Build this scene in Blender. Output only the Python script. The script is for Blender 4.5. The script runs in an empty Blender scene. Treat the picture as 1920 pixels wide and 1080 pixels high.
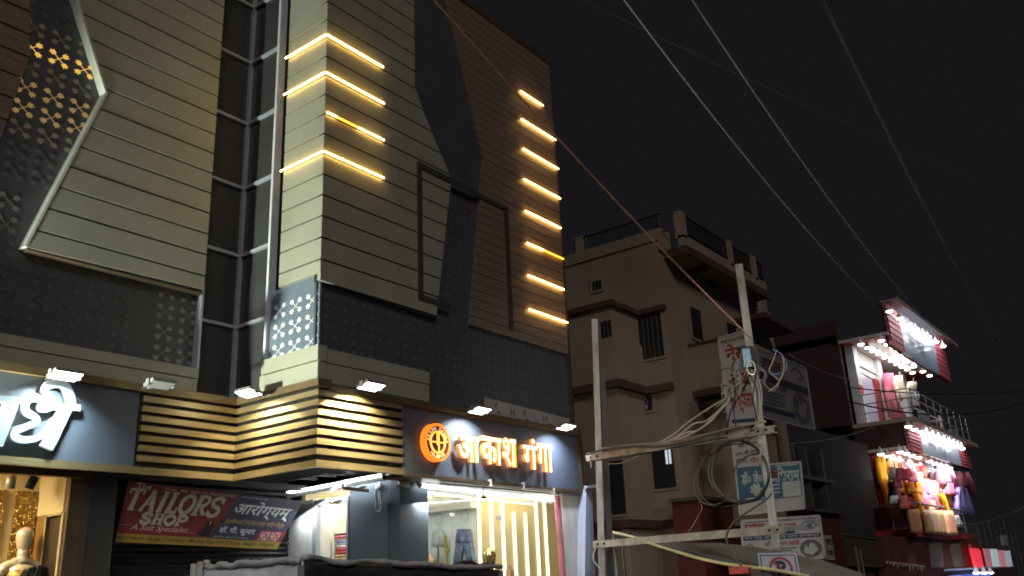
import bpy, bmesh, math, random
from mathutils import Vector, Matrix
from mathutils.geometry import tessellate_polygon
random.seed(7)
SC = bpy.context.scene
COL = SC.collection
R = math.radians
# ------------------------------------------------------------------ camera
YAW, PITCH, ROLL, FPX, EYE = 36.816, 18.702, -2.699, 1657.5, 1.6
ya, pi_, ro = R(YAW), R(PITCH), R(ROLL)
FWD = Vector((math.cos(ya)*math.cos(pi_), math.sin(ya)*math.cos(pi_), math.sin(pi_)))
RT0 = Vector((math.sin(ya), -math.cos(ya), 0)); UP0 = RT0.cross(FWD)
RT = RT0*math.cos(ro) + UP0*math.sin(ro); UP = -RT0*math.sin(ro) + UP0*math.cos(ro)
CAMPOS = Vector((0, 0, EYE))
cd = bpy.data.cameras.new('camera'); cam = bpy.data.objects.new('camera', cd); COL.objects.link(cam)
cd.sensor_width = 36; cd.lens = FPX/1920*36; cd.clip_end = 2000; cd.clip_start = 0.05
cam.matrix_world = Matrix(((RT.x, UP.x, -FWD.x, 0), (RT.y, UP.y, -FWD.y, 0), (RT.z, UP.z, -FWD.z, EYE), (0, 0, 0, 1)))
SC.camera = cam
# ------------------------------------------------------------------ night sky, added fill sun, exposure
W = bpy.data.worlds.new('World'); SC.world = W; W.use_nodes = True
bg = W.node_tree.nodes['Background']
bg.inputs['Color'].default_value = (0.0085, 0.0078, 0.0092, 1); bg.inputs['Strength'].default_value = 1.0
sun = bpy.data.lights.new('ambient_fill_sun', 'SUN'); sun.energy = 0.50; sun.angle = R(14); sun.color = (1.0, 0.93, 0.88)  # added weak sun standing in for general street light
so = bpy.data.objects.new('ambient_fill_sun', sun); COL.objects.link(so)
so.rotation_euler = Vector((0.56, 0.66, -0.50)).to_track_quat('-Z', 'Y').to_euler()
SC.view_settings.view_transform = 'Standard'; SC.view_settings.look = 'None'
SC.view_settings.exposure = 0; SC.view_settings.gamma = 1
SC.cycles.use_denoising = True; SC.cycles.filter_width = 1.8
SC.cycles.max_bounces = 6; SC.cycles.sample_clamp_indirect = 4
def lamp(name, kind, loc, energy, color=(1, 1, 1), size=.1, aim=None, size_y=None, spot=None, blend=.5):
    l = bpy.data.lights.new(name, kind); l.energy = energy; l.color = color
    if kind == 'AREA':
        l.size = size
        if size_y: l.shape = 'RECTANGLE'; l.size_y = size_y
    else: l.shadow_soft_size = size
    if kind == 'SPOT': l.spot_size = R(spot or 90); l.spot_blend = blend
    o = bpy.data.objects.new(name, l); COL.objects.link(o); o.location = loc
    if aim is not None: o.rotation_euler = (Vector(aim)-Vector(loc)).to_track_quat('-Z', 'Y').to_euler()
    return o
# the shop-front floodlight further up the street, left of the frame
lamp('street_floodlight', 'SPOT', (2.5, 10.01, 3.0), 2500, (.90, 1.0, .86), .10, aim=(7.3, 9.25, 7.0), spot=70, blend=.55)
# unseen spot added off the right of the frame to light poles and boards
lamp('unseen_fill_spot', 'SPOT', (9.0, .6, 4.6), 330, (.97, .98, .95), .2, aim=(12.2, 5.8, 3.3), spot=62, blend=.8)

lamp('unseen_fill_spot', 'SPOT', (-2.5, 2.5, 5.2), 420, (.92, .95, 1.0), .25, aim=(6.0, 6.8, 1.6), spot=60, blend=.7)  # second unseen spot, added to brighten the cart and lower fronts

# ------------------------------------------------------------------ helpers
def ray(px, py):
    return (RT*((px-960)/FPX) - UP*((py-540)/FPX) + FWD)
def P(ax, val, px, py):                      # picture point -> world point on the plane  axis = val
    d = ray(px, py); i = 'XYZ'.index(ax)
    return CAMPOS + d*((val-CAMPOS[i])/d[i])
def PX(v, x, y): return P('X', v, x, y)
def PY(v, x, y): return P('Y', v, x, y)
def PD(dist, px, py):                        # picture point at a ground distance from the viewer
    d = ray(px, py); return CAMPOS + d*(dist/math.hypot(d.x, d.y))
V = Vector
class MB:
    def __init__(s): s.v = []; s.f = []; s.m = []
    def add(s, vs, fs, mi=0):
        o = len(s.v); s.v += [V(p) for p in vs]; s.f += [tuple(i+o for i in f) for f in fs]; s.m += [mi]*len(fs); return s
    def quad(s, a, b, c, d, mi=0): return s.add([a, b, c, d], [(0, 1, 2, 3)], mi)
    def box(s, x0, x1, y0, y1, z0, z1, mi=0):
        if x0 > x1: x0, x1 = x1, x0
        if y0 > y1: y0, y1 = y1, y0
        if z0 > z1: z0, z1 = z1, z0
        vs = [(x, y, z) for z in (z0, z1) for y in (y0, y1) for x in (x0, x1)]
        return s.add(vs, [(0, 2, 3, 1), (4, 5, 7, 6), (0, 1, 5, 4), (2, 6, 7, 3), (0, 4, 6, 2), (1, 3, 7, 5)], mi)
    def obox(s, c, ax, ay, az, mi=0):          # centre and three half-axis vectors
        c, ax, ay, az = V(c), V(ax), V(ay), V(az)
        vs = [c+ax*i+ay*j+az*k for k in (-1, 1) for j in (-1, 1) for i in (-1, 1)]
        return s.add(vs, [(0, 2, 3, 1), (4, 5, 7, 6), (0, 1, 5, 4), (2, 6, 7, 3), (0, 4, 6, 2), (1, 3, 7, 5)], mi)
    def bar(s, a, b, w, h, up=(0, 0, 1), mi=0):
        a, b = V(a), V(b); d = (b-a); u = V(up); sd = d.cross(u)
        if sd.length < 1e-6: sd = d.cross(V((1, 0, 0)))
        sd.normalize(); u = sd.cross(d).normalized()
        return s.obox((a+b)/2, d/2, sd*w/2, u*h/2, mi)
    def prism(s, poly, off, mi=0, side=None):   # 3D polygon pushed along off
        poly = [V(p) for p in poly]; off = V(off); n = len(poly)
        tri = tessellate_polygon([poly])
        vs = poly + [p+off for p in poly]
        fs = [tuple(t) for t in tri]; s.add(vs, fs, mi)
        o = len(s.v)-2*n
        s.f += [tuple(o+n+i for i in reversed(t)) for t in tri]; s.m += [mi]*len(tri)
        s.f += [(o+i, o+(i+1) % n, o+n+(i+1) % n, o+n+i) for i in range(n)]; s.m += [mi if side is None else side]*n
        return s
    def tube(s, pts, r, n=6, mi=0, caps=True):
        pts = [V(p) for p in pts]; rs = r if isinstance(r, (list, tuple)) else [r]*len(pts)
        rings = []; prev = None
        for i, p in enumerate(pts):
            t = (pts[min(i+1, len(pts)-1)]-pts[max(i-1, 0)])
            if t.length < 1e-9: t = V((0, 0, 1))
            t.normalize()
            if prev is None: a = t.cross(V((0, 0, 1)) if abs(t.z) < .9 else V((1, 0, 0)))
            else: a = prev - t*prev.dot(t)
            a.normalize(); prev = a; b = t.cross(a)
            rings.append([p+(a*math.cos(2*math.pi*k/n)+b*math.sin(2*math.pi*k/n))*rs[i] for k in range(n)])
        vs = [q for rg in rings for q in rg]
        fs = [(i*n+k, i*n+(k+1) % n, (i+1)*n+(k+1) % n, (i+1)*n+k) for i in range(len(pts)-1) for k in range(n)]
        if caps: fs += [tuple(reversed(range(n))), tuple((len(pts)-1)*n+k for k in range(n))]
        return s.add(vs, fs, mi)
    def lathe(s, base, axis, prof, n=16, mi=0, caps=True):   # prof: (distance along axis, radius)
        ax = V(axis).normalized(); return s.tube([V(base)+ax*t for t, r in prof], [max(r, 1e-4) for t, r in prof], n, mi, caps)
    def build(s, name, mat, parent=None, smooth=False, loc=None):
        root = V((0, 0, 0))
        q = parent
        while q is not None: root += V(q.location); q = q.parent
        me = bpy.data.meshes.new(name)
        if parent is None and loc is not None: root = V(loc)
        me.from_pydata([tuple(p-root) for p in s.v], [], s.f)
        mats = mat if isinstance(mat, (list, tuple)) else [mat]
        for m in mats: me.materials.append(m)
        if len(mats) > 1: me.polygons.foreach_set('material_index', s.m)
        if smooth: me.polygons.foreach_set('use_smooth', [True]*len(me.polygons))
        me.update()
        o = bpy.data.objects.new(name, me); COL.objects.link(o)
        if parent is not None: o.parent = parent
        elif loc is not None: o.location = loc
        return o
def tag(o, label, cat=None, group=None):
    o['label'] = label
    if cat: o['category'] = cat
    if group: o['group'] = group
    return o
def thing(name, label, cat, loc=(0, 0, 0), group=None):
    o = bpy.data.objects.new(name, None); COL.objects.link(o); o.location = loc
    o.empty_display_size = .2
    return tag(o, label, cat, group)
def structure(o): o['kind'] = 'structure'; return o
def dup(root, loc, label=None, group=None):
    r = root.copy(); COL.objects.link(r); r.location = loc
    if label: r['label'] = label
    if group: r['group'] = group
    for ch in list(root.children):
        c = ch.copy(); COL.objects.link(c); c.parent = r
        for g in list(ch.children):
            d = g.copy(); COL.objects.link(d); d.parent = c
    return r
def smooth_line(pts, k=6):                     # Catmull-Rom
    pts = [V(p) for p in pts]; out = []
    ext = [pts[0]*2-pts[1]] + pts + [pts[-1]*2-pts[-2]]
    for i in range(1, len(ext)-2):
        a, b, c, d = ext[i-1:i+3]
        for j in range(k):
            t = j/k
            out.append(.5*((2*b)+(c-a)*t+(2*a-5*b+4*c-d)*t*t+(3*b-a-3*c+d)*t**3))
    out.append(pts[-1]); return out
# ------------------------------------------------------------------ materials
def mat(name, col, rough=.6, metal=0., var=.18, scale=3., stretch=(1, 1, 1), bump=0., spec=.5, dirt=0., dirtcol=(.02, .017, .014), bscale=None):
    m = bpy.data.materials.new(name); m.use_nodes = True; nt = m.node_tree; b = nt.nodes['Principled BSDF']
    b.inputs['Roughness'].default_value = rough; b.inputs['Metallic'].default_value = metal
    b.inputs['Specular IOR Level'].default_value = spec
    tc = nt.nodes.new('ShaderNodeTexCoord'); mp = nt.nodes.new('ShaderNodeMapping'); mp.inputs['Scale'].default_value = stretch
    nt.links.new(tc.outputs['Object'], mp.inputs['Vector'])
    n = nt.nodes.new('ShaderNodeTexNoise'); n.inputs['Scale'].default_value = scale; n.inputs['Detail'].default_value = 6; n.inputs['Roughness'].default_value = .65
    nt.links.new(mp.outputs['Vector'], n.inputs['Vector'])
    r = nt.nodes.new('ShaderNodeMapRange'); r.inputs['From Min'].default_value = .3; r.inputs['From Max'].default_value = .7
    r.inputs['To Min'].default_value = 1-var; r.inputs['To Max'].default_value = 1+var
    nt.links.new(n.outputs['Fac'], r.inputs['Value'])
    mul = nt.nodes.new('ShaderNodeVectorMath'); mul.operation = 'SCALE'; mul.inputs[0].default_value = col
    nt.links.new(r.outputs['Result'], mul.inputs['Scale'])
    out = mul.outputs['Vector']
    if dirt:
        n2 = nt.nodes.new('ShaderNodeTexNoise'); n2.inputs['Scale'].default_value = scale*.45; n2.inputs['Detail'].default_value = 8
        nt.links.new(mp.outputs['Vector'], n2.inputs['Vector'])
        r2 = nt.nodes.new('ShaderNodeMapRange'); r2.inputs['From Min'].default_value = .5; r2.inputs['From Max'].default_value = .72
        r2.inputs['To Max'].default_value = dirt
        nt.links.new(n2.outputs['Fac'], r2.inputs['Value'])
        mx = nt.nodes.new('ShaderNodeMix'); mx.data_type = 'RGBA'
        nt.links.new(r2.outputs['Result'], mx.inputs[0]); nt.links.new(out, mx.inputs[6]); mx.inputs[7].default_value = (*dirtcol, 1)
        out = mx.outputs[2]
    nt.links.new(out, b.inputs['Base Color'])
    rr = nt.nodes.new('ShaderNodeMapRange'); rr.inputs['To Min'].default_value = max(.05, rough-.12); rr.inputs['To Max'].default_value = min(1, rough+.12)
    nt.links.new(n.outputs['Fac'], rr.inputs['Value']); nt.links.new(rr.outputs['Result'], b.inputs['Roughness'])
    if bump:
        bp = nt.nodes.new('ShaderNodeBump'); bp.inputs['Strength'].default_value = bump; bp.inputs['Distance'].default_value = .02
        nn = n
        if bscale:
            nn = nt.nodes.new('ShaderNodeTexNoise'); nn.inputs['Scale'].default_value = bscale; nn.inputs['Detail'].default_value = 5
            nt.links.new(mp.outputs['Vector'], nn.inputs['Vector'])
        nt.links.new(nn.outputs['Fac'], bp.inputs['Height']); nt.links.new(bp.outputs['Normal'], b.inputs['Normal'])
    return m
def emis(name, col, strength, base=None):
    m = bpy.data.materials.new(name); m.use_nodes = True; b = m.node_tree.nodes['Principled BSDF']
    b.inputs['Base Color'].default_value = (*(base or col), 1); b.inputs['Emission Color'].default_value = (*col, 1)
    b.inputs['Emission Strength'].default_value = strength; b.inputs['Roughness'].default_value = .5
    return m
def glass(name, tint=(.9, .92, .92), rough=.02, mixf=.12):
    m = bpy.data.materials.new(name); m.use_nodes = True; nt = m.node_tree; nt.nodes.remove(nt.nodes['Principled BSDF'])
    t = nt.nodes.new('ShaderNodeBsdfTransparent'); t.inputs['Color'].default_value = (*tint, 1)
    g = nt.nodes.new('ShaderNodeBsdfGlossy'); g.inputs['Roughness'].default_value = rough
    mx = nt.nodes.new('ShaderNodeMixShader'); lw = nt.nodes.new('ShaderNodeLayerWeight'); lw.inputs['Blend'].default_value = .35
    pw = nt.nodes.new('ShaderNodeMath'); pw.operation = 'POWER'; pw.inputs[1].default_value = 3.0; nt.links.new(lw.outputs['Facing'], pw.inputs[0])
    ad = nt.nodes.new('ShaderNodeMath'); ad.operation = 'MULTIPLY_ADD'; ad.inputs[1].default_value = .35; ad.inputs[2].default_value = .03; nt.links.new(pw.outputs[0], ad.inputs[0])
    nt.links.new(ad.outputs[0], mx.inputs[0]); nt.links.new(t.outputs[0], mx.inputs[1]); nt.links.new(g.outputs[0], mx.inputs[2])
    nt.links.new(mx.outputs[0], nt.nodes['Material Output'].inputs['Surface']); return m
M = dict(
    cream=mat('cream_composite', (.335, .328, .25), .42, 0, .10, 1.2, (1, 1, 1), .04, dirt=.22, dirtcol=(.2, .17, .12)),
    silver=mat('silver_trim', (.62, .64, .56), .4, .1, .1, 3),
    dark=mat('charcoal_composite', (.080, .080, .087), .5, 0, .12, 2, bump=.03),
    groove=mat('dark_groove', (.02, .018, .016), .9),
    motif=mat('gold_motif', (.27, .255, .235), .45, .2, .2, 5),
    motif_dark=mat('dark_motif', (.135, .13, .128), .5, .2, .2, 5),
    wood=mat('brown_wood_cladding', (.215, .15, .122), .5, 0, .35, 3, (1, 1, 12), .1),
    brass=mat('brushed_brass', (.50, .38, .19), .40, .75, .22, 7, (.35, .35, 9), .05),
    bronze=mat('bronze_trim', (.16, .11, .07), .42, .55, .25, 5, (.5, .5, 6)),
    gp=mat('grey_sign_panel', (.085, .098, .118), .45, 0, .1, 1.5, (1, 1, .3), .03),
    bluegrey=mat('blue_grey_panel', (.13, .165, .20), .42, 0, .1, 1.5, bump=.03),
    darkwall=mat('dark_render', (.030, .028, .029), .8, 0, .25, 3, bump=.1),
    soffit=mat('soffit_sheet', (.075, .068, .06), .6, 0, .3, 2, bump=.1),
    steel=mat('painted_steel', (.32, .31, .29), .45, .4, .25, 6, dirt=.4, dirtcol=(.12, .08, .05)),
    white=mat('white_paint', (.78, .78, .76), .45, 0, .06, 4),
    alu=mat('aluminium_mullion', (.46, .48, .52), .38, .25, .12, 5),
    cw=mat('dark_tinted_glass', (.05, .048, .048), .35, 0, .2, 1, spec=.25),
    plaster=mat('rough_plaster', (.62, .61, .56), .85, 0, .25, 2.2, (1, 1, .5), .35, dirt=.55, dirtcol=(.2, .18, .15), bscale=9),
    beige=mat('beige_plaster', (.29, .222, .170), .85, 0, .16, 1.1, (1, 1, .5), .12, dirt=.35, dirtcol=(.17, .12, .09), bscale=7),
    trimred=mat('maroon_band', (.080, .038, .032), .8, 0, .25, 3),
    black=mat('black_iron', (.012, .012, .013), .6, .3, .2, 6),
    hole=mat('unlit_opening', (.012, .011, .011), .7),
    cable=mat('grey_cable', (.10, .095, .085), .6, 0, .2, 8),
    cable_b=mat('black_cable', (.012, .012, .012), .6),
    cable_t=mat('tan_cable', (.46, .38, .27), .6, 0, .2, 8),
    cable_p=mat('pink_cable', (.78, .40, .32), .55, 0, .15, 8),
    wire=mat('bare_wire', (.42, .39, .38), .5, .3),
    pole=mat('galvanised_pole', (.50, .48, .42), .5, .25, .25, 7, (1, 1, .5), .08, dirt=.85, dirtcol=(.2, .15, .1)),
    ground=mat('asphalt', (.05, .05, .05), .85, 0, .25, 3, bump=.3),
)
led = emis('warm_led', (1.0, .60, .15), 24)
led_a = emis('amber_led', (1.0, .42, .02), 7)
tubew = emis('white_tube', (.88, .94, 1.0), 7)
lens = emis('floodlight_lens', (1.0, .97, .90), 8)
# ------------------------------------------------------------------ text
def glyphs(body, bold=0., extrude=0.):
    c = bpy.data.curves.new('tmp', 'FONT'); c.body = body; c.size = 1; c.offset = bold; c.extrude = extrude; c.resolution_u = 3
    o = bpy.data.objects.new('tmp', c); COL.objects.link(o)
    dg = bpy.context.evaluated_depsgraph_get(); dg.update()
    me = bpy.data.meshes.new_from_object(o.evaluated_get(dg))
    vs = [v.co.copy() for v in me.vertices]; fs = [tuple(p.vertices) for p in me.polygons]; nz = [p.normal.z for p in me.polygons]
    par = list(range(len(vs)))
    def fd(i):
        while par[i] != i: par[i] = par[par[i]]; i = par[i]
        return i
    for f in fs:
        for i in f[1:]: par[fd(i)] = fd(f[0])
    ids = {}; isl = [ids.setdefault(fd(i), len(ids)) for i in range(len(vs))]
    COL.objects.unlink(o); bpy.data.objects.remove(o); bpy.data.curves.remove(c); bpy.data.meshes.remove(me)
    return vs, fs, nz, isl
class Face:                                    # a flat board: corners tl, tr, br, bl -> points from (u, v, height above the face)
    def __init__(s, tl, tr, br, bl):
        s.c = [V(q) for q in (tl, tr, br, bl)]
        n = (s.c[1]-s.c[0]).cross(s.c[3]-s.c[0]).normalized()
        s.n = n if n.dot(CAMPOS-s.c[0]) > 0 else -n
    def at(s, u, v, h=0):                      # u 0..1 left to right, v 0..1 bottom to top
        a, b, c, d = s.c
        return (d*(1-u)+c*u)*(1-v)+(a*(1-u)+b*u)*v + s.n*h
    def rect(s, mb, u0, v0, u1, v1, h, mi=0, t=.0015):
        mb.prism([s.at(u0, v0, h), s.at(u1, v0, h), s.at(u1, v1, h), s.at(u0, v1, h)], s.n*t, mi)
    def poly(s, mb, pts, h, mi=0, t=.0015): mb.prism([s.at(u, v, h) for u, v in pts], s.n*t, mi)
    def slab(s, mb, thick=.03, mi=0): mb.prism(s.c, -s.n*thick, mi)
    def text(s, mb, body, u0, v0, u1, v1, h=.003, bold=0., depth=0., shear=0., mi=0, side=None):
        vs, fs, nz, isl = glyphs(body, bold, .5 if depth else 0)
        if not vs: return
        xs = [p.x+shear*p.y for p in vs]; ys = [p.y for p in vs]
        x0, x1, y0, y1 = min(xs), max(xs), min(ys), max(ys)
        out = [s.at(u0+(x-x0)/(x1-x0)*(u1-u0), v0+(p.y-y0)/max(y1-y0, 1e-6)*(v1-v0), h+(isl[i] % 5)*.0004+((p.z+.5)*depth if depth else 0)) for i, (p, x) in enumerate(zip(vs, xs))]
        if side is None: mb.add(out, fs, mi)
        else:
            a = [f for f, z in zip(fs, nz) if abs(z) > .7]; b = [f for f, z in zip(fs, nz) if abs(z) <= .7]
            o = len(mb.v); mb.add(out, a, mi); mb.f += [tuple(i+o for i in f) for f in b]; mb.m += [side]*len(b)
    def stroke(s, mb, pts, w, h=.003, depth=.0015, k=5, mi=0, side=None, smooth=True, asp=1.0):   # ribbon letter stroke, w in v units
        L = smooth_line([(u*asp, v, 0) for u, v in pts], k) if smooth and len(pts) > 2 else [V((u*asp, v, 0)) for u, v in pts]
        ws = w if isinstance(w, (list, tuple)) else [w]*len(L)
        l, r = [], []
        for i, p in enumerate(L):
            t = (L[min(i+1, len(L)-1)]-L[max(i-1, 0)]); t.normalize(); n = V((-t.y, t.x, 0))
            ww = ws[min(int(i/max(1, len(L)-1)*(len(ws)-1)+.5), len(ws)-1)]/2
            l.append(p+n*ww); r.append(p-n*ww)
        at = lambda q, hh: s.at(q.x/asp, q.y, hh)
        n = len(L)
        top = [at(q, h+depth) for q in l]+[at(q, h+depth) for q in r]; bot = [at(q, h) for q in l]+[at(q, h) for q in r]
        fs = [(i, i+1, n+i+1, n+i) for i in range(n-1)]
        o = len(mb.v); mb.add(top+bot, fs, mi)
        sd = []
        for i in range(n-1):
            sd += [(i, i+1, 2*n+i+1, 2*n+i), (n+i, n+i+1, 3*n+i+1, 3*n+i)]
        sd += [(0, n, 3*n, 2*n), (n-1, 2*n-1, 4*n-1, 3*n-1)]
        mb.f += [tuple(i+o for i in f) for f in sd]; mb.m += [mi if side is None else side]*len(sd)

# ================================================================== SETTING
g = MB().quad((-60, -80, 0), (140, -80, 0), (140, 120, 0), (-60, 120, 0)).build('ground', M['ground']); structure(g)
r_ = MB().quad((-60, -6, .004), (140, -6, .004), (140, 5.2, .004), (-60, 5.2, .004)).build('road', mat('road_asphalt', (.045, .044, .043), .8, 0, .2, 4, bump=.25)); structure(r_)
pv = MB().box(-20, 34, 6.4, 8.9, -.1, .14).build('pavement', mat('paving', (.17, .16, .15), .85, 0, .2, 3, bump=.2)); structure(pv)
# ================================================================== CLAD COMMERCIAL BUILDING
bld = thing('commercial_building', 'cream, brown and charcoal clad corner building with glowing amber strips above two lit shops', 'building', (7, 12, 0))
YB, XC, YA = 8.49, 7.20, 10.15                # fascia planes: tower front, tower side, left wing
YT, XT, YL = 8.60, 7.28, 10.22                # cladding planes
b = MB()
b.box(-6, 7.46, 10.62, 20, 4.2, 11.7); b.box(7.46, 13.16, 8.74, 20, 4.2, 11.72)
b.box(7.46, 13.2, 8.72, 9.1, 3.35, 4.2); b.box(-6, 7.46, 10.58, 10.9, 3.35, 4.2)
b.build('upper_wall', M['darkwall'], bld)
b = MB(); b.box(-6, 13.2, 17.8, 18, 0, 4.2); b.box(14.4, 14.5, 9.3, 18, 0, 3.4); b.box(13.7, 14.5, 9.25, 9.35, 0, 3.4); b.box(13.16, 14.5, 9.35, 18, 3.3, 3.4); b.box(9.0, 9.1, 11.4, 18, 0, 3.35); b.box(6.2, 6.3, 11.5, 18, 0, 3.3)
b.box(5.45, 5.6, 10.9, 18, 0, 3.3)
b.build('ground_floor_wall', M['darkwall'], bld)
b = MB(); b.box(-6, 9.0, 10.3, 18, 3.32, 3.36); b.box(7.25, 13.2, 8.55, 10.3, 3.32, 3.36)
for k in range(5): b.box(7.3+.02*k, 9.0, 8.9+k*.42, 8.94+k*.42, 3.27, 3.318)
for x in (7.7, 8.4): b.box(x, x+.05, 8.7, 11.2, 3.22, 3.27)
for x in (5.9, 6.8, 7.9): b.box(x, x+.05, 10.3, 11.3, 3.2, 3.318)
b.box(5.8, 9.0, 10.75, 10.8, 3.12, 3.2); b.box(6.1, 8.9, 10.9, 10.94, 3.05, 3.09)
for (x, y, w) in ((7.9, 9.2, .35), (7.75, 9.75, .5), (8.2, 9.5, .4)): b.box(x, x+w, y, y+.06, 3.20, 3.26)
b.build('soffit', M['soffit'], bld)

def clipz(poly, z0, z1):                      # poly: list of (h, z)
    def half(pl, z, s):
        out = []
        for i in range(len(pl)):
            a, c = pl[i], pl[(i+1) % len(pl)]
            ia, ic = (a[1]-z)*s >= 0, (c[1]-z)*s >= 0
            if ia: out.append(a)
            if ia != ic:
                t = (z-a[1])/(c[1]-a[1]); out.append((a[0]+(c[0]-a[0])*t, z))
        return out
    return half(half(poly, z0, 1), z1, -1)
def boards(name, poly, conv, off, m, z0=5.5405, dz=.3130, gap=.026, zmin=None):
    mb = MB(); k = 0; zs = [p[1] for p in poly]; lo, hi = min(zs), max(zs)
    z = z0
    while z-dz > lo: z -= dz
    while z < hi:
        j = random.uniform(-.004, .004)
        c = clipz(poly, max(z+gap/2, lo), min(z+dz-gap/2, hi))
        if len(c) >= 3: mb.prism([V(conv(h, q))+V(off)*(-abs(j)/max(V(off).length, 1e-6)) for h, q in c], off)
        z += dz
    o = mb.build(name, m, bld)
    return o
# left wing cream cladding, elbowed left edge, silver return
eT, eE, eB, eR, eRt = PY(YL, 145, 0), PY(YL, 200, 175), PY(YL, 48, 463), PY(YL, 388, 548), PY(YL, 416, 0)
dxt = (eT.x-eE.x)/(eT.z-eE.z)
topx = eE.x+dxt*(11.7-eE.z)
xr = (eR.x+eRt.x)/2
pa = [(eB.x, eB.z), (xr, eB.z+.04), (xr, 11.7), (topx, 11.7), (eE.x, eE.z)]
boards('cladding_panel', pa, lambda h, z: (h, YL, z), (0, .10, 0), M['cream'], z0=5.537)
back = MB().prism([(h+.02, YL+.03, z+.01) for h, z in pa], (0, .3, 0)); back.build('cladding_backing', M['groove'], bld)
MB().box(eB.x+.02, xr, YL+.004, YL+.12, eB.z-.028, eB.z-.003).build('underside_shade_strip', M['bronze'], bld)  # dark strip added so the cladding underside reads as shaded
tr = MB()
def strip_return(a, c, depth, w):            # the silver return along the slanted edge
    tr.prism([(a[0]-w, YL-.012, a[1]), (c[0]-w, YL-.012, c[1]), (c[0]-w, YL+depth, c[1]), (a[0]-w, YL+depth, a[1])], (w+.01, 0, 0))
strip_return((topx, 11.7), (eE.x, eE.z), .24, .022); strip_return((eE.x, eE.z), (eB.x, eB.z), .24, .022)
tr.build('edge_trim', M['silver'], bld)
# tower side face
zt, zb_ = 11.7, 5.55
yC = PX(XT, 527, 400).y
boards('cladding_panel', [(YT+.002, 5.66), (yC-.02, 5.66), (yC-.02, 11.7), (YT+.002, 11.7)], lambda h, z: (XT, h, z), (.10, 0, 0), M['cream'])
MB().box(XT+.02, XT+.5, YT+.02, yC-.03, 5.68, 11.68).build('cladding_backing', M['groove'], bld)
# tower front face
q1, q2, q3, q4, q5 = PY(YT, 778, 0), PY(YT, 778, 165), PY(YT, 800, 225), PY(YT, 846, 335), PY(YT, 818, 597)
pb = [(XT, 5.56), (q5.x, q5.z), (q4.x, q4.z), (q3.x, q3.z), (q2.x, q2.z), (q2.x, 11.7), (XT, 11.7)]
boards('cladding_panel', pb, lambda h, z: (h, YT, z), (0, .06, 0), M['cream'])
MB().prism([(h-.006 if h > 8 else h+.01, YT+.02, z) for h, z in pb], (0, .12, 0)).build('cladding_backing', M['groove'], bld)
# charcoal facade sheet and brown wood cladding on the right
MB().box(7.30, 13.17, 8.70, 8.738, 4.12, 11.70).build('charcoal_sheet', M['dark'], bld)
w1, w2, w3 = PY(8.66, 880, 620), PY(8.66, 905, 300), PY(8.66, 828, 0)
xe = 13.19
boards('cladding_panel', [(w1.x, 5.56), (xe, 5.56), (xe, 11.72), (w3.x, 11.72), (w2.x, w2.z)], lambda h, z: (h, 8.64, z), (0, .055, 0), M['wood'], z0=5.58, dz=.157, gap=.012)
MB().box(13.16, 13.22, 8.63, 9.4, 4.1, 11.74).build('corner_trim', M['bronze'], bld)
MB().box(9.4, 13.24, 8.60, 9.2, 11.72, 11.80).build('roof_coping', M['bronze'], bld)
# window-like dark channels on the tower front
f1, f2, f3 = PY(YT, 784, 307), PY(YT, 787, 560), PY(YT, 850, 343)
b = MB(); b.box(f1.x-.04, f1.x+.055, YT-.03, YT-.002, 5.72, f1.z+.02); b.box(f1.x+.055, 10.6, YT-.03, YT-.002, f1.z-.07, f1.z+.02); b.box(f1.x+.055, 9.85, YT-.03, YT-.002, 5.72, 5.80)
b.box(11.40, 11.50, 8.61, 8.636, 5.72, 7.9); b.box(10.6, 11.5, 8.61, 8.636, 7.9, 7.98)
b.build('window_frame', mat('frame_dark', (.065, .058, .055), .6, .2), bld)
# base strips under the charcoal band
for nm, bx in (('base_strip', [(-6, 6.60, YL-.03, YL+.2, 4.40, 4.535), (-6, 6.60, YL-.015, YL+.2, 4.12, 4.388)]),
               ('base_strip', [(XT-.05, XT+.1, YT-.05, 9.70, 4.46, 4.66), (XT-.03, XT+.1, YT-.03, 9.75, 4.12, 4.448)]),
               ('base_strip', [(XT+.12, 9.36, YT-.015, 8.69, 4.46, 4.64), (XT+.12, 9.36, YT-.005, 8.69, 4.12, 4.448)])):
    b = MB()
    for x in bx: b.box(*x)
    b.build(nm, M['cream'], bld)
# glass curtain wall in the re-entrant corner
YG, XG = 10.56, 7.41
b = MB(); b.box(6.5, XG, YG, YG+.02, 4.2, 11.7); b.box(XG, XG+.02, 9.74, YG, 4.2, 11.7)
gw = b.build('curtain_glass', M['cw'], bld)
b = MB()
for z in (4.28, 5.33, 6.43, 7.53, 8.64, 9.74, 10.8):
    b.box(6.5, XG-.03, YG-.05, YG-.002, z-.022, z+.022); b.box(XG-.05, XG-.002, 9.75, YG-.055, z-.022, z+.022)
b.box(XG-.06, XG-.003, YG-.06, YG-.003, 4.15, 11.7)
b.build('mullion', M['alu'], bld)
MB().box(XT-.0, XG-.003, 9.70, 9.745, 4.15, 11.7).build('jamb_trim', mat('bright_aluminium', (.66, .70, .76), .4, .1), bld)
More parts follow.
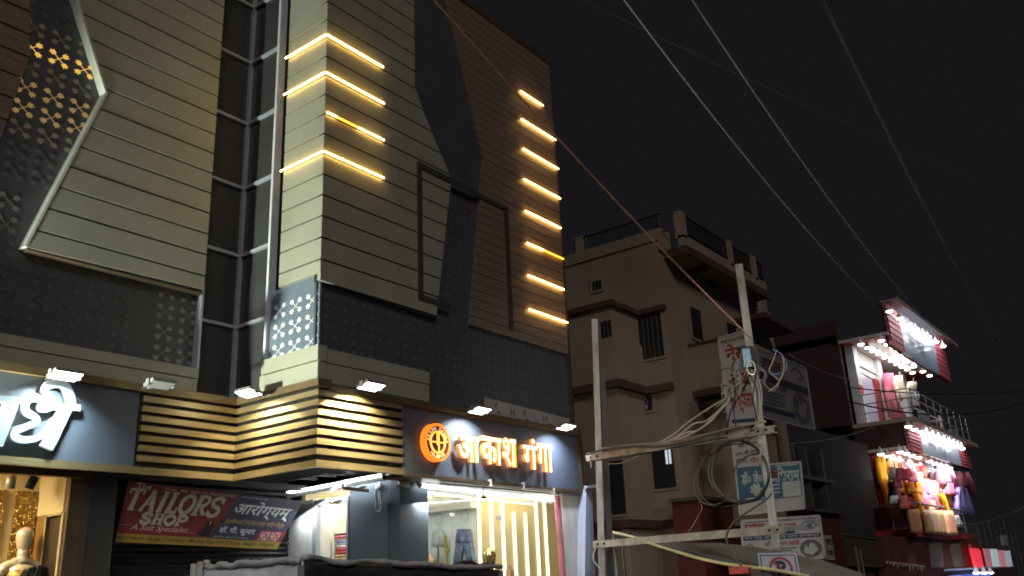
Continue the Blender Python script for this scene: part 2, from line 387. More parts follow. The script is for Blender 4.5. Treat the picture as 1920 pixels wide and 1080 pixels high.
# raised floral screens -------------------------------------------------
def motif(face_pt, cx, cz, sx, sz, mb, n_off, arms=(1, 1, 1, 1), cut=None):
    for k, (i, j) in enumerate(((1, 1), (-1, 1), (-1, -1), (1, -1))):
        if not arms[k]: continue
        d = V((i*.72, j*.70)); e = V((-d.y, d.x)); tipc = V((i*.95, j*.92)); dd = d.normalized(); ee = V((-dd.y, dd.x))
        def pt(a, w): q = dd*a+ee*w; return face_pt(cx+q.x*sx, cz+q.y*sz)
        mb.prism([pt(.0, -.035), pt(.62, -.035), pt(.62, .035), pt(.0, .035)], n_off)
        mb.prism([pt(.50, -.05), pt(.62, -.26), pt(.80, -.22), pt(.98, -.30), pt(.94, -.10), pt(1.12, 0), pt(.94, .10), pt(.98, .30), pt(.80, .22), pt(.62, .26), pt(.50, .05)], n_off)
CX, CZ = .335, .285
def screen(name, face_pt, n_off, h0, h1, z0, z1, m, keep=lambda h, z: True, sx=.148, sz=.125, drop=0):
    mb = MB(); i = 0; h = h0+CX/2
    while h < h1:
        z = z0+CZ/2+(0 if i % 2 == 0 else .0)
        while z < z1:
            if keep(h, z) and random.random() >= drop: motif(face_pt, h, z, sx, sz, mb, n_off, (1, 1, 1, 1))
            z += CZ
        h += CX; i += 1
    if mb.v: return mb.build(name, m, bld)
YS = YL+.14
MB().box(-6, 6.62, YS, YS+.05, 4.5, 11.7).build('charcoal_sheet', M['dark'], bld)
fp = lambda h, z: V((h, YS-.004, z))
no = (0, -.003, 0)
# the dark strip between the wood and the elbow
def edge_x(z): return (eE.x+dxt*(z-eE.z)) if z > eE.z else (eB.x+(eE.x-eB.x)*(z-eB.z)/(eE.z-eB.z))
wa, wb, wc = PY(YS, 20, 0), PY(YS, 55, 105), PY(YS, 0, 262)
def wood_x(z): return (wb.x+(wa.x-wb.x)*(z-wb.z)/(wa.z-wb.z)) if z > wb.z else (wb.x+(wc.x-wb.x)*(z-wb.z)/(wc.z-wb.z))
zr1, zr2 = PY(YS, 120, 115).z, PY(YS, 120, 205).z
rowz = lambda z: min(abs(z-zr1), abs(z-zr2))
rowp = PY(YS, 60, 430)
inside = lambda h, z: wood_x(z)-.02 < h < edge_x(z)+.14 and z > 5.72 and not (rowp.z-CZ-.1 < z < rowp.z+CZ*1.9)
z0 = zr1-CZ/2-12*CZ
lit1 = emis('painted_glow_motif', (1.0, .58, .12), .75, (.3, .2, .08)); lit2 = emis('dim_painted_glow_motif', (1.0, .60, .2), .20, (.3, .22, .12)); lit3 = emis('faint_painted_glow_motif', (1, .66, .34), .028, (.2, .17, .13))  # emission by row in place of LED light reflected off the motifs
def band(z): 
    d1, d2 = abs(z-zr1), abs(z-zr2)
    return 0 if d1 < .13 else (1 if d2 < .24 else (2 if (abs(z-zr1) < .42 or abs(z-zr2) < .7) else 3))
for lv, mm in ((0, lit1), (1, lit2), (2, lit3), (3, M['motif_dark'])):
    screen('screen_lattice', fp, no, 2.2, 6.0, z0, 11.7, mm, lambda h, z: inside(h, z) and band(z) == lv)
rowp = PY(YS, 60, 430)
screen('screen_lattice', fp, no, 3.0-.13, 4.3, rowp.z-CZ*.5-.02, rowp.z+CZ*1.5, M['motif'], lambda h, z: h < edge_x(z)-.02 and z > 5.72)
screen('screen_lattice', fp, no, 3.7, 5.75, 4.60, 5.6, M['motif_dark'])
pr = PY(YS, 284, 620).x
screen('screen_lattice', fp, no, pr, pr+CX*2.5, 4.55, 5.62, M['motif'])
MB().box(6.60, 6.635, YL+.02, YL+.17, 4.4, 5.72).build('jamb_trim', M['alu'], bld)
boards('cladding_panel', [(-6, 5.9), (wc.x-.6, 5.9), (wc.x, wc.z), (wb.x, wb.z), (wa.x+.5*(wa.x-wb.x), 11.7), (-6, 11.7)], lambda h, z: (h, YS-.02, z), (0, .015, 0), M['wood'], z0=5.6, dz=.314)
# tower side screen (catches the floodlight) and tower front screen
MB().box(XT+.05, XT+.08, YT+.06, 9.68, 4.66, 5.66).build('screen_sheet', M['bluegrey'], bld)
screen('screen_lattice', lambda h, z: V((XT+.046, h, z)), (-.003, 0, 0), 8.64, 9.70, 4.62, 5.6, M['white'], lambda h, z: h < 9.6)
screen('screen_lattice', lambda h, z: V((h, 8.696, z)), no, 7.38, 9.45, 4.62, 5.6, M['motif_dark'])
screen('screen_lattice', lambda h, z: V((h, 8.696, z)), no, 9.45, 13.0, 4.5, 5.5, M['motif_dark'])
screen('screen_lattice', lambda h, z: V((h, 8.696, z)), no, 9.65, 10.85, 5.9, 8.5, M['motif_dark'], lambda h, z: q5.x+.15+(q4.x-q5.x)*(z-q5.z)/(q4.z-q5.z) < h < w1.x-.1+(w2.x-w1.x)*(z-w1.z)/(w2.z-w1.z))
# light strips set in the grooves ---------------------------------------
def light_strip(a, c, out, m=led, r=.011):
    a, c, out = V(a), V(c), V(out)
    MB().tube([a+out*.02, c+out*.02], r, 6).build('light_strip', m, bld)
ZL = [9.323, 8.690, 8.060, 7.432]
for k, z in enumerate(ZL):
    xe_ = 8.41 if k else 8.39
    if k != 2:
        light_strip((XT-.012, YT-.012, z), (XT-.012, yC+.01, z), (-1, 0, 0))
        light_strip((XT-.02, YT-.012, z), (xe_, YT-.012, z), (0, -1, 0))
    else:
        light_strip((XT+.02, YT-.012, z), (XT+.2, YT-.012, z), (0, -1, 0)); light_strip((XT+.22, YT-.012, z), (7.85, YT-.012, z), (0, -1, 0), led_a); light_strip((7.88, YT-.012, z), (xe_, YT-.012, z), (0, -1, 0))
wl_ = [(975, 172, 1016.5, 198), (976.5, 225, 1040, 262), (979.5, 279.5, 1046, 317.5), (981, 336, 1049, 373), (984, 395.5, 1050, 428.5), (987, 455, 1055, 487), (989, 516, 1056, 544), (991, 579.5, 1062.5, 606)]
for k, (a1, a2, a3, a4) in enumerate(wl_):
    A, B = PY(8.625, a1, a2), PY(8.625, a3, a4); zz = (A.z+B.z)/2; B.x = min(B.x, 13.2)
    mid = A.x+(B.x-A.x)*(.45 if k in (4, 5) else 1)
    light_strip((A.x, 8.625, zz), (mid, 8.625, zz), (0, -1, 0), led if k != 4 else led)
    if k in (4, 5): light_strip((mid+.02, 8.625, zz), (B.x, 8.625, zz), (0, -1, 0), led_a if k == 5 else led)
# pale protective film with stencil marks above the right-hand sign
ff = Face((10.7, 8.66, 4.46), (13.1, 8.66, 4.40), (13.1, 8.66, 4.06), (10.7, 8.66, 4.06))
b = MB(); ff.slab(b, .004); fo = b.build('protective_film', mat('film_grey', (.30, .27, .26), .5, 0, .2, 2), bld)
b = MB()
for u, v, s_ in ((.10, .62, 'नि'), (.13, .25, 'म'), (.28, .5, 'H'), (.42, .6, 'नि'), (.45, .2, 'R'), (.66, .55, 'H'), (.72, .2, 'P')):
    ff.text(b, s_, u, v, u+.045, v+.3, .003)
b.build('stencil_mark', M['black'], fo)
# ------------------------------------------------------------------ slatted brass fascia
b = MB(); FZ0, FZ1 = 3.10, 4.20
b.box(5.75, XC+.2, YA+.06, 10.5, FZ0+.04, FZ1-.02); b.box(XC+.06, 7.9, YB+.06, YA+.2, FZ0+.04, FZ1-.02); b.box(7.9, 8.72, YB+.06, 8.7, FZ0+.04, FZ1-.02)
b.build('fascia_backing', M['groove'], bld)
pitch = (FZ1-FZ0)/9.0
def rail(z0_, z1_, xl, xr2, proud=0.0):
    mb = MB(); p = proud
    mb.box(xl, XC-p, YA-p, YA+.055, z0_, z1_)
    mb.box(XC-p, XC+.055, YB-p, YA+.055, z0_, z1_)
    mb.box(XC+.055, xr2, YB-p, YB+.055, z0_, z1_)
    return mb
sl = [rail(FZ0+pitch*k+.035, FZ0+pitch*k+.035+.072, 5.84, 8.70) for k in range(1, 8)]
for k, mb in enumerate(sl): mb.build('slat', M['brass'], bld)
mb = rail(FZ0, FZ0+.085, -6, 8.70, .01); mb.build('bottom_rail', M['brass'], bld)
mb = MB(); mb.box(-6, XC, YA-.03, YA+.3, 4.105, 4.20); mb.box(XC-.03, XC+.2, YB-.03, YA-.032, 4.105, 4.20); mb.box(XC+.2, 13.12, YB-.03, YB+.2, 4.06, 4.16)
mb.build('top_rail', mat('brass_rail', (.30, .21, .11), .4, .7, .25, 6, (.4, .4, 8)), bld)
b = MB(); b.box(8.71, 13.13, YB-.025, YB+.4, 3.08, 3.13); b.box(13.06, 13.13, YB-.03, YB+.2, 3.13, 4.06)
b.build('sign_frame', M['bronze'], bld)
# corner columns and walls at pavement level
b = MB(); b.box(9.05, 9.62, 8.9, 9.05, 0, 3.32); b.build('column', M['bluegrey'], bld)
b = MB(); b.box(9.05, 9.10, 9.055, 9.92, 0, 3.12); b.box(9.02, 9.05, 9.1, 9.86, 0, 2.80)
b.build('metal_panel', M['bluegrey'], bld)
b = MB(); b.box(9.05, 9.4, 10.72, 11.5, 0, 3.0)
b.build('plaster_pier', M['plaster'], bld)
b = MB(); b.box(9.04, 9.12, 9.93, 9.97, 0, 2.98); b.box(9.04, 9.12, 10.62, 10.70, 0, 2.98); b.box(9.04, 9.12, 9.97, 10.62, 2.90, 2.98)
b.build('door_frame', M['alu'], bld)
p1, p2 = PY(8.55, 1056, 960), PY(8.55, 1096, 960)
b = MB(); b.box(p1.x, p2.x+.05, 8.55, 8.68, 0, 3.08); b.build('plaster_pier', M['plaster'], bld)
MB().tube([(p1.x-.10, 8.57, 0), (p1.x-.075, 8.58, 1.5), (p1.x-.085, 8.6, 3.02)], .055, 8).build('drain_pipe', mat('pink_pipe', (.42, .14, .16), .6), bld)
# shutter behind the banner
b = MB()
for k in range(42): b.prism([(6.1, 11.28, .1+k*.075), (6.1, 11.25, .137+k*.075), (6.1, 11.28, .17+k*.075)], (2.95, 0, 0))
b.box(6.1, 9.05, 11.3, 11.34, 0, 3.3)
b.build('roller_shutter', mat('shutter_steel', (.06, .052, .05), .5, .4, .2, 4), bld)
# left shop front frame
XL0 = PY(10.6, 134, 900).x
b = MB(); b.box(XL0-.0, XL0+.20, 10.6, 10.72, 0, 3.12); b.build('door_frame', mat('bronze_frame', (.20, .15, .10), .4, .5, .2, 4, (1, 1, .5)), bld)
xd = PY(10.55, 170, 950).x; xd2 = PY(10.55, 217, 950).x
b = MB(); b.box(XL0+.2, xd, 10.57, 10.75, 0, 3.14); b.build('door_frame', mat('brown_frame', (.13, .105, .085), .5, .3, .2, 4, (1, 1, .5)), bld)
b = MB(); b.box(xd, xd2, 10.55, 11.3, 0, 3.3); b.build('column', mat('slate_column', (.045, .048, .05), .5, 0, .15, 3), bld)
b = MB(); b.box(-6, XL0+.2, 10.5, 10.62, 3.06, 3.14); b.box(-6, XL0+.3, 10.2, 10.26, 3.12, 3.2); b.box(-6, XL0+.35, 10.7, 10.74, 3.14, 3.3)
b.build('head_frame', M['bronze'], bld)
# ================================================================== SHOP SIGNS
# left sign: huge pale letters on a grey panel
t = thing('shop_sign', 'grey shop sign with giant pale slanted Devanagari letters, left of the brass slats', 'sign', (4, YA, 3.2))
MB().box(-6, 5.80, YA+.03, YA+.05, 3.19, 4.10).build('sign_panel', M['gp'], t)
SGF = Face(PY(YA+.02, 0, 680), PY(YA+.02, 480, 680), PY(YA+.02, 480, 900), PY(YA+.02, 0, 900))
white_let = mat('pale_acrylic', (.36, .43, .465), .35, 0, .03, 2); let_side = mat('letter_side', (.78, .85, .88), .4, 0, .05, 2)
def zs(x, y): # zoomed picture point (x4) -> point on the sign plane
    return PY(YA+.0, x/4, 680+y/4)
def let_stroke(mb, pts, w, lift, smooth=True):
    L = smooth_line([(x, y, 0) for x, y in pts], 7) if smooth else [V((x, y, 0)) for x, y in pts]
    l, r = [], []
    ws = w if isinstance(w, (list, tuple)) else [w]
    for i, p in enumerate(L):
        tt = (L[min(i+1, len(L)-1)]-L[max(i-1, 0)]).normalized(); n = V((-tt.y, tt.x, 0))
        f = i/(len(L)-1)*(len(ws)-1); k = int(f); ww = (ws[k] if k >= len(ws)-1 else ws[k]+(ws[k+1]-ws[k])*(f-k))/2
        l.append(p+n*ww); r.append(p-n*ww)
    n = len(L); d = V((0, -.05-lift*.002, 0))
    bot = [zs(q.x, q.y) for q in l]+[zs(q.x, q.y) for q in r]; top = [q+d for q in bot]
    o = len(mb.v); mb.add(top+bot, [(i, i+1, n+i+1, n+i) for i in range(n-1)], 0)
    sd = [(0, n, 3*n, 2*n), (n-1, 2*n-1, 4*n-1, 3*n-1)]
    for i in range(n-1): sd += [(i, i+1, 2*n+i+1, 2*n+i), (n+i, n+i+1, 3*n+i+1, 3*n+i)]
    mb.f += [tuple(i+o for i in f) for f in sd]; mb.m += [1]*len(sd)
mb = MB()
let_stroke(mb, [(345, 318), (250, 268), (178, 300), (180, 370), (250, 412), (262, 445), (200, 478), (105, 515), (98, 560), (170, 582), (275, 565), (350, 505), (400, 430)], [40, 62, 66, 62, 50, 44, 48, 58, 62, 52, 46, 50, 56], 0)
let_stroke(mb, [(340, 300), (290, 320), (280, 352), (330, 360), (390, 335)], [26, 34, 36, 34, 34], 1)
let_stroke(mb, [(375, 335), (588, 344)], 48, 2, False)
let_stroke(mb, [(478, 345), (335, 645)], 98, 3, False)
let_stroke(mb, [(300, 235), (340, 178), (410, 160), (475, 185), (510, 260), (522, 330)], [30, 62, 66, 68, 66, 60], 4)
mb.build('letter', [white_let, let_side], t)
mb = MB()
let_stroke(mb, [(-80, 268), (163, 292)], 50, 0, False); let_stroke(mb, [(78, 300), (-40, 610)], 104, 1, False)
mb.build('letter', [white_let, let_side], t)
# right sign: glowing channel letters and a round emblem
t = thing('shop_sign', 'blue-grey shop sign with glowing orange Devanagari letters and round emblem', 'sign', (10.9, YB, 3.1))
MB().box(8.71, 13.06, YB+.02, YB+.05, 3.13, 4.06).build('sign_panel', M['gp'], t)
hot = emis('glowing_letter_face', (1, .74, .40), 2.3); hot2 = emis('amber_letter_face', (1, .55, .03), 1.3); rim = emis('orange_letter_side', (1, .20, .015), 1.5)
def letter(body, px0, px1, pyt, pyb, m=hot, depth=.05, bold=.014):
    tl, br = PY(YB-.06, px0, pyt), PY(YB-.06, px1, pyb)
    F = Face((tl.x, YB+.02, tl.z), (br.x, YB+.02, tl.z), (br.x, YB+.02, br.z), (tl.x, YB+.02, br.z))
    mb = MB(); F.text(mb, body, 0, 0, 1, 1, .045, bold, depth, 0, 0, 1); mb.build('letter', [m, rim], t)
letter('आ', 857.5, 899, 815, 868); letter('का', 901, 941, 817, 873); letter('श', 940, 968, 820, 877, hot)
tl, br = PY(YB-.06, 959, 823), PY(YB-.06, 965.5, 876)
mb = MB(); mb.box(tl.x, br.x+.04, YB-.068, YB-.0625, br.z, tl.z); mb.build('letter', [hot2], t)
letter('गं', 978, 1008, 820, 881); letter('गा', 1005, 1037, 831, 886)
ec = PY(YB-.06, 819.5, 829.5); er = .262
em = MB(); em.lathe((ec.x, YB+.02, ec.z), (0, -1, 0), [(0, er), (.085, er), (.086, er-.004)], 40, 0)
em = em.build('emblem_disc', mat('emblem_maroon', (.10, .03, .03), .5), t)
def ring(r0, r1, y, m, nm):
    mb = MB(); n = 48
    for k in range(n):
        a, b2 = 2*math.pi*k/n, 2*math.pi*(k+1)/n
        q = lambda r, w: V((ec.x+r*math.cos(w), y, ec.z+r*math.sin(w)))
        mb.prism([q(r0, a), q(r1, a), q(r1, b2), q(r0, b2)], (0, -.015, 0))
    return mb.build(nm, m, em)
ring(er-.028, er+.004, YB-.066, rim, 'outer_ring'); ring(er-.125, er-.10, YB-.068, emis('emblem_glow', (1, .45, .06), 1.6), 'inner_ring')
MB().lathe((ec.x, YB+.018, ec.z), (0, -1, 0), [(0, er+.006), (.083, er+.006)], 40, caps=False).build('disc_edge', rim, em)
b = MB(); y0, y1 = YB-.085, YB-.068
b.box(ec.x-.016, ec.x-.004, y0, y1, ec.z-.04, ec.z+.15); b.box(ec.x+.012, ec.x+.028, y0, y1, ec.z-.15, ec.z+.15)
b.box(ec.x-.15, ec.x-.018, y0, y1, ec.z-.008, ec.z+.008); b.box(ec.x+.03, ec.x+.15, y0, y1, ec.z-.008, ec.z+.008)
b.build('emblem_bars', bpy.data.materials['emblem_glow'], em)
mb = MB()
def ring_text(s, a0, a1, r, h, up):
    for i, ch in enumerate(s):
        if ch == ' ': continue
        a = R(a0+(a1-a0)*i/(len(s)-1)); rd = V((math.cos(a), 0, math.sin(a))); tg = V((math.sin(a), 0, -math.cos(a)))
        if not up: rd, tg = -rd, -tg
        c = V((ec.x, YB-.07, ec.z))+V((math.cos(a), 0, math.sin(a)))*r; w = h*.42
        F = Face(c-tg*w+rd*h/2, c+tg*w+rd*h/2, c+tg*w-rd*h/2, c-tg*w-rd*h/2); F.text(mb, ch, 0, 0, 1, 1, .004, .02)
ring_text('AKASH GANGA', 172, 8, er-.064, .05, True); ring_text('HAJIPUR', 232, 308, er-.064, .05, False)
mb.build('lettering', emis('emblem_letters', (1, .62, .25), 1.3), em)
# ================================================================== FLOODLIGHTS ON THE FASCIA
hous = mat('lamp_housing', (.24, .24, .24), .45, .4, .15, 6)
def floodlight(loc, facing, label, lit, energy=0, color=(1, 1, 1), aimoff=(0, 0, 0)):
    t = thing('floodlight', label, 'floodlight', loc, 'floodlights along the shop fascias')
    f = V(facing); s = f.cross(V((0, 0, 1))).normalized(); c = V(loc)+f*.28+V((0, 0, .015)); ax = (f*.9+V((0, 0, .22))).normalized(); nn = s.cross(ax).normalized()
    if nn.z < 0: nn = -nn
    b = MB(); b.obox(c, ax*.105, s*.16, nn*.018)
    for k in range(-3, 4): b.obox(c+nn*.026+s*k*.042, ax*.07, s*.004, nn*.012)
    b.build('housing', hous, t)
    b = MB(); b.obox(c-nn*.0215, ax*.098, s*.152, nn*.003); b.build('lens', lens if lit else mat('unlit_lens', (.25, .25, .24), .3, 0, .05), t)
    b = MB(); b.bar(V(loc), c+s*.0, .025, .018); b.bar(V(loc)-s*.08, V(loc)+s*.08, .03, .02)
    b.obox(c+s*.17, ax*.03, s*.006, nn*.04); b.obox(c-s*.17, ax*.03, s*.006, nn*.04); b.build('bracket', hous, t)
    if lit:
        tgt = c-nn*1.0-f*.55+V(aimoff)
        l = lamp('floodlight_beam', 'AREA', c-nn*.032, energy, color, .2, aim=tgt, size_y=.12); l.data.spread = R(125)
    return t
def at_rail(px, py, ax): return (PY(YA-.02, px, py) if ax == 'A' else (PX(XC-.02, px, py) if ax == 'C' else PY(YB-.02, px, py)))
q = at_rail(102, 690, 'A'); floodlight((q.x, YA-.02, 4.08), (0, -1, 0), 'lit floodlight above the giant pale letters of the left sign', True, 52, (.68, .90, 1.0))
q = at_rail(277, 725, 'A'); floodlight((q.x, YA-.02, 4.15), (0, -1, 0), 'unlit floodlight at the left end of the brass slats', False)
q = at_rail(500, 738, 'C'); floodlight((XC-.02, q.y, 4.13), (-1, 0, 0), 'lit floodlight over the inner corner of the brass slats, on the side facing left', True, 55, (1, .92, .66), (0, 0, 0))
q = at_rail(668, 720, 'B'); floodlight((q.x, YB-.02, 4.13), (0, -1, 0), 'lit floodlight over the brass slats right of their outer corner', True, 110, (1, .92, .66), (0, 0, 0))
q = at_rail(872, 765, 'B'); floodlight((q.x, YB-.02, 4.09), (0, -1, 0), 'lit floodlight above the round emblem and first glowing letters', True, 48, (.84, .93, 1.0))
q = at_rail(1035, 800, 'B'); floodlight((q.x, YB-.02, 4.09), (0, -1, 0), 'lit floodlight above the last glowing letter at the right sign end', True, 34, (.68, .78, 1.0))
# ================================================================== TUBE LIGHTS
def tube_light(a, c, down, label, lit_energy, col, aim, tray=True):
    a, c = V(a), V(c); t = thing('tube_light', label, 'tube light', (a+c)/2, None)
    MB().tube([a, c], .021, 8).build('tube', tubew, t)
    dn = V(down); b = MB(); d = (c-a).normalized()
    b.bar(a+dn*.06, c+dn*.06, .05, .035); b.obox(a-d*.012+dn*.03, d*.012, dn*.055, d.cross(dn)*.03); b.obox(c+d*.012+dn*.03, d*.012, dn*.055, d.cross(dn)*.03)
    b.build('fitting', M['white'], t)
    m = (a+c)/2; l = lamp('tube_glow', 'AREA', m+(V(aim)-m).normalized()*.05, lit_energy, col, (c-a).length, aim=aim, size_y=.04)
    dd = (c-a).normalized(); z = -(V(aim)-m).normalized(); x = (dd-z*dd.dot(z)).normalized(); y = z.cross(x)
    l.matrix_world = Matrix(((x.x, y.x, z.x, l.location.x), (x.y, y.y, z.y, l.location.y), (x.z, y.z, z.z, l.location.z), (0, 0, 0, 1)))
    return t
ta, tb = PX(8.86, 540, 924), PX(8.86, 718, 890.5)
tube_light(ta, tb, (.45, 0, -.9), 'long white tube light slung over the side doorway under the soffit', 26, (.86, .93, 1), (9.05, 9.5, 1.5))
b = MB(); q = PX(8.8, 645, 915); q2 = PX(8.8, 690, 920)
bt = thing('lamp_bracket', 'small white angled bracket beside the side doorway tube light', 'bracket', q)
b.bar(q, q2, .04, .05); b.bar(q, q+V((0, 0, .07)), .04, .04, (1, 0, 0)); b.lathe(q2+V((-.02, .03, .06)), (0, 1, 0), [(0, .02), (.1, .02)], 8); b.build('bracket_arm', M['white'], bt)
ta, tb = PY(8.80, 789, 911), PY(8.80, 1058, 940)
tube_light(ta, tb, (0, .6, .8), 'long bright tube light across the top of the clothes shop window', 45, (1, .98, .94), (11.4, 9.3, .5))
# ================================================================== RIGHT SHOP: CLOTHES WINDOW
KY = 9.8                                      # plane of the strip-lit display wall
kx = PY(KY, 900, 1000).x
cream_w = mat('cream_display_wall', (.70, .58, .30), .6, 0, .06, 1.2); white_w = mat('white_display_wall', (.74, .78, .76), .6, 0, .04, 1)
sh = thing('shop_interior', 'bright cream clothes shop interior with upright light strips behind the glass', 'shop interior', (11.5, 10.4, 0))
b = MB(); b.box(kx, 14.3, KY, KY+.1, 0, 3.2); b.box(14.2, 14.3, 9.36, KY, 0, 3.2); b.build('display_wall', cream_w, sh)
b = MB(); b.box(kx, kx+.1, KY+.1, 12.5, 0, 3.2); b.box(10.3, kx+.1, 12.5, 12.6, 0, 3.2); b.build('side_wall', white_w, sh)
b = MB(); b.box(9.11, 14.2, 9.06, 9.9, 3.2, 3.24); b.box(10.22, 14.2, 9.901, 12.5, 3.2, 3.24); b.box(kx-.22, kx-.001, KY, 12.5, 2.9, 3.0); b.build('ceiling', mat('shop_ceiling', (.72, .70, .64), .7, 0, .03), sh)
b = MB(); b.box(9.11, 14.2, 9.06, 12.5, .14, .16); b.build('shop_floor', mat('shop_tiles', (.6, .58, .52), .3, 0, .05), sh)
strip_m = emis('upright_strip', (1, .88, .60), 3.4)
for xa, xb2 in ((899.5, 902), (923, 926), (944, 949), (965, 970), (986.5, 991.5), (1007.5, 1013.5), (1023.5, 1029)):
    x = PY(KY-.03, xa, 975).x
    MB().box(x-.022, x+.022, KY-.03, KY-.002, .16, 3.12 if xa not in (965, 986.5) else 2.86).build('light_strip', strip_m, sh)
b = MB(); a = PX(kx-.03, 789, 951); c = PX(kx-.03, 876, 934)
b.tube([(kx-.03, KY+.1, 2.97), (kx-.03, 12.4, 2.97)], .022, 6); b.build('light_strip', strip_m, sh)
MB().tube([PY(KY-.4, 800, 925), PY(KY-.4, 1004, 946)], .014, 6).build('light_strip', strip_m, sh)
MB().tube([PY(KY+.3, 790, 921), PY(KY+.3, 880, 933)], .016, 6).build('light_strip', strip_m, sh)
for x, y in ((797, 931), (809, 937), (825, 927)):
    q = P('Z', 3.19, x, y); MB().lathe(q, (0, 0, -1), [(0, .10), (.02, .10)], 16).build('downlight', strip_m, sh)
lamp('shop_ceiling_glow', 'AREA', (11.9, 9.4, 3.17), 24, (1, .88, .66), 3.0, aim=(11.9, 9.5, 0), size_y=.5)
lamp('shop_back_glow', 'AREA', (10.8, 10.9, 3.17), 34, (.93, .97, 1), .9, aim=(11.3, 10.9, 0.5), size_y=2)
gp_ = MB().box(9.63, 13.0, 8.93, 8.94, .3, 3.0).build('window_glass', glass('shop_glass'), sh)
b = MB(); b.box(9.6, 9.64, 8.91, 8.96, .2, 3.08); b.box(9.64, 13.0, 8.92, 8.95, 3.0, 3.04); b.box(9.64, 13.0, 8.9, 8.97, .14, .3); b.build('window_frame', M['alu'], sh)
b = MB()
for px, py in ((848, 965), (937, 971)):
    q = PY(8.92, px, py); b.box(q.x-.05, q.x+.05, 8.915, 8.958, q.z-.028, q.z+.028); b.box(q.x-.003, q.x+.003, 8.927, 8.929, .3, q.z)
b.build('glass_clamp', M['steel'], sh)
# frame rail and hooks under the sign
b = MB(); b.box(9.6, 13.05, 8.62, 8.66, 3.04, 3.07); b.box(9.6, 13.05, 8.7, 8.86, 3.09, 3.12)
for px, py in ((916, 906), (978, 911), (1034, 921)): q = PY(8.5, px, py); b.box(q.x-.012, q.x+.012, 8.44, 8.5, q.z-.05, q.z+.05)
b.build('rail', M['white'], sh)
q = PY(8.75, 907, 933)
ct = thing('security_camera', 'tiny dark hanging spotlight in front of the clothes window top', 'spotlight', q)
b = MB(); b.bar(q+V((0, 0, .14)), q, .008, .008, (1, 0, 0)); b.obox(q, (.03, 0, 0), (0, .02, 0), (0, 0, .02)); b.build('lamp_head', M['black'], ct)
# garments hung on the white wall of the window
denim = mat('denim', (.15, .19, .30), .85, 0, .6, 9, bump=.2); wht = mat('white_cloth', (.72, .74, .70), .9, 0, .06, 6, bump=.3)
def cloth(name, pts, off, m, root, wav=.018, seed=0, n=11):
    """outline pts (3D, closed, ordered left side down then right side up as rows) -> padded garment: rows of (left, right)"""
    random.seed(seed); mb = MB(); off = V(off); rows = pts; ph = [random.uniform(0, 6) for _ in range(4)]
    k = len(rows)
    def pt(i, j, s):
        l, r = rows[i]; u = j/(n-1); p = V(l)*(1-u)+V(r)*u
        d = min(1, 4*u, 4*(1-u))*.3+.5*math.sin(u*15+ph[0]+i*.25)*(.35+i/k)+.28*math.sin(u*27+ph[1]-i*.4)
        return p+off*(s*(.5+.9*d))
    def edge(i): return .8
    fr = [[pt(i, j, 1) for j in range(n)] for i in range(k)]; bk = [[pt(i, j, 0)-off*.6 for j in range(n)] for i in range(k)]
    vs = [p for r in fr for p in r]+[p for r in bk for p in r]; N = k*n; fs = []
    for i in range(k-1):
        for j in range(n-1):
            a = i*n+j; fs.append((a, a+1, a+n+1, a+n)); fs.append((N+a, N+a+n, N+a+n+1, N+a+1))
        fs.append((i*n, (i+1)*n, N+(i+1)*n, N+i*n)); fs.append((i*n+n-1, N+i*n+n-1, N+(i+1)*n+n-1, (i+1)*n+n-1))
    for j in range(n-1): fs.append((j, N+j, N+j+1, j+1)); fs.append(((k-1)*n+j, (k-1)*n+j+1, N+(k-1)*n+j+1, N+(k-1)*n+j))
    mb.add(vs, fs); return mb.build(name, m, root, True)
gx = kx-.05
def rows_px(conv, rows): return [(conv(a, y), conv(c, y)) for y, a, c in rows]
cv = lambda x, y: PX(gx, x, y)
def hook(mb, q, s=.05): mb.tube(smooth_line([q, q+V((0, s*.5, s)), q+V((0, 0, s*1.8)), q+V((0, -s*.4, s*1.3))], 4), .006, 5); mb.tube([q, q+V((0, -s*2.2, -s*1.1))], .008, 5); mb.tube([q, q+V((0, s*2.2, -s*1.1))], .008, 5)
t = thing('hanging_trousers', 'blue denim trousers hung against the white wall of the clothes window', 'trousers', cv(872, 1000))
cloth('waist', rows_px(cv, [(992, 858, 880), (1000, 857, 882), (1010, 856.5, 883.5), (1018, 856, 885)]), (-.05, 0, 0), denim, t, seed=1)
cloth('trouser_leg', rows_px(cv, [(1018, 856, 871), (1030, 855, 868.5), (1045, 853.5, 866), (1060, 852, 863.5)]), (-.05, 0, 0), denim, t, seed=2)
cloth('trouser_leg', rows_px(cv, [(1018, 871, 885), (1030, 873.5, 887), (1045, 877, 889.5), (1060, 880.5, 891.5)]), (-.05, 0, 0), denim, t, seed=3)
b = MB(); hook(b, cv(869, 986)); b.build('hanger', M['white'], t)
t = thing('hanging_outfit', 'pale grey jacket and trousers on a hanger beside the denim trousers', 'outfit', cv(822, 1000))
grc = mat('pale_cloth', (.50, .53, .48), .9, 0, .1, 6, bump=.3)
cloth('jacket', rows_px(cv, [(995, 816, 829), (1001, 813, 833), (1012, 812, 835), (1025, 811.5, 835.5)]), (-.06, 0, 0), grc, t, seed=4)
cloth('trouser_leg', rows_px(cv, [(1025, 811.5, 822), (1040, 810.5, 821), (1060, 809, 818)]), (-.05, 0, 0), grc, t, seed=5)
cloth('trouser_leg', rows_px(cv, [(1025, 824, 835.5), (1040, 826, 836), (1060, 829.5, 837)]), (-.05, 0, 0), grc, t, seed=6)
b = MB(); hook(b, cv(822, 990)); b.build('hanger', M['white'], t)
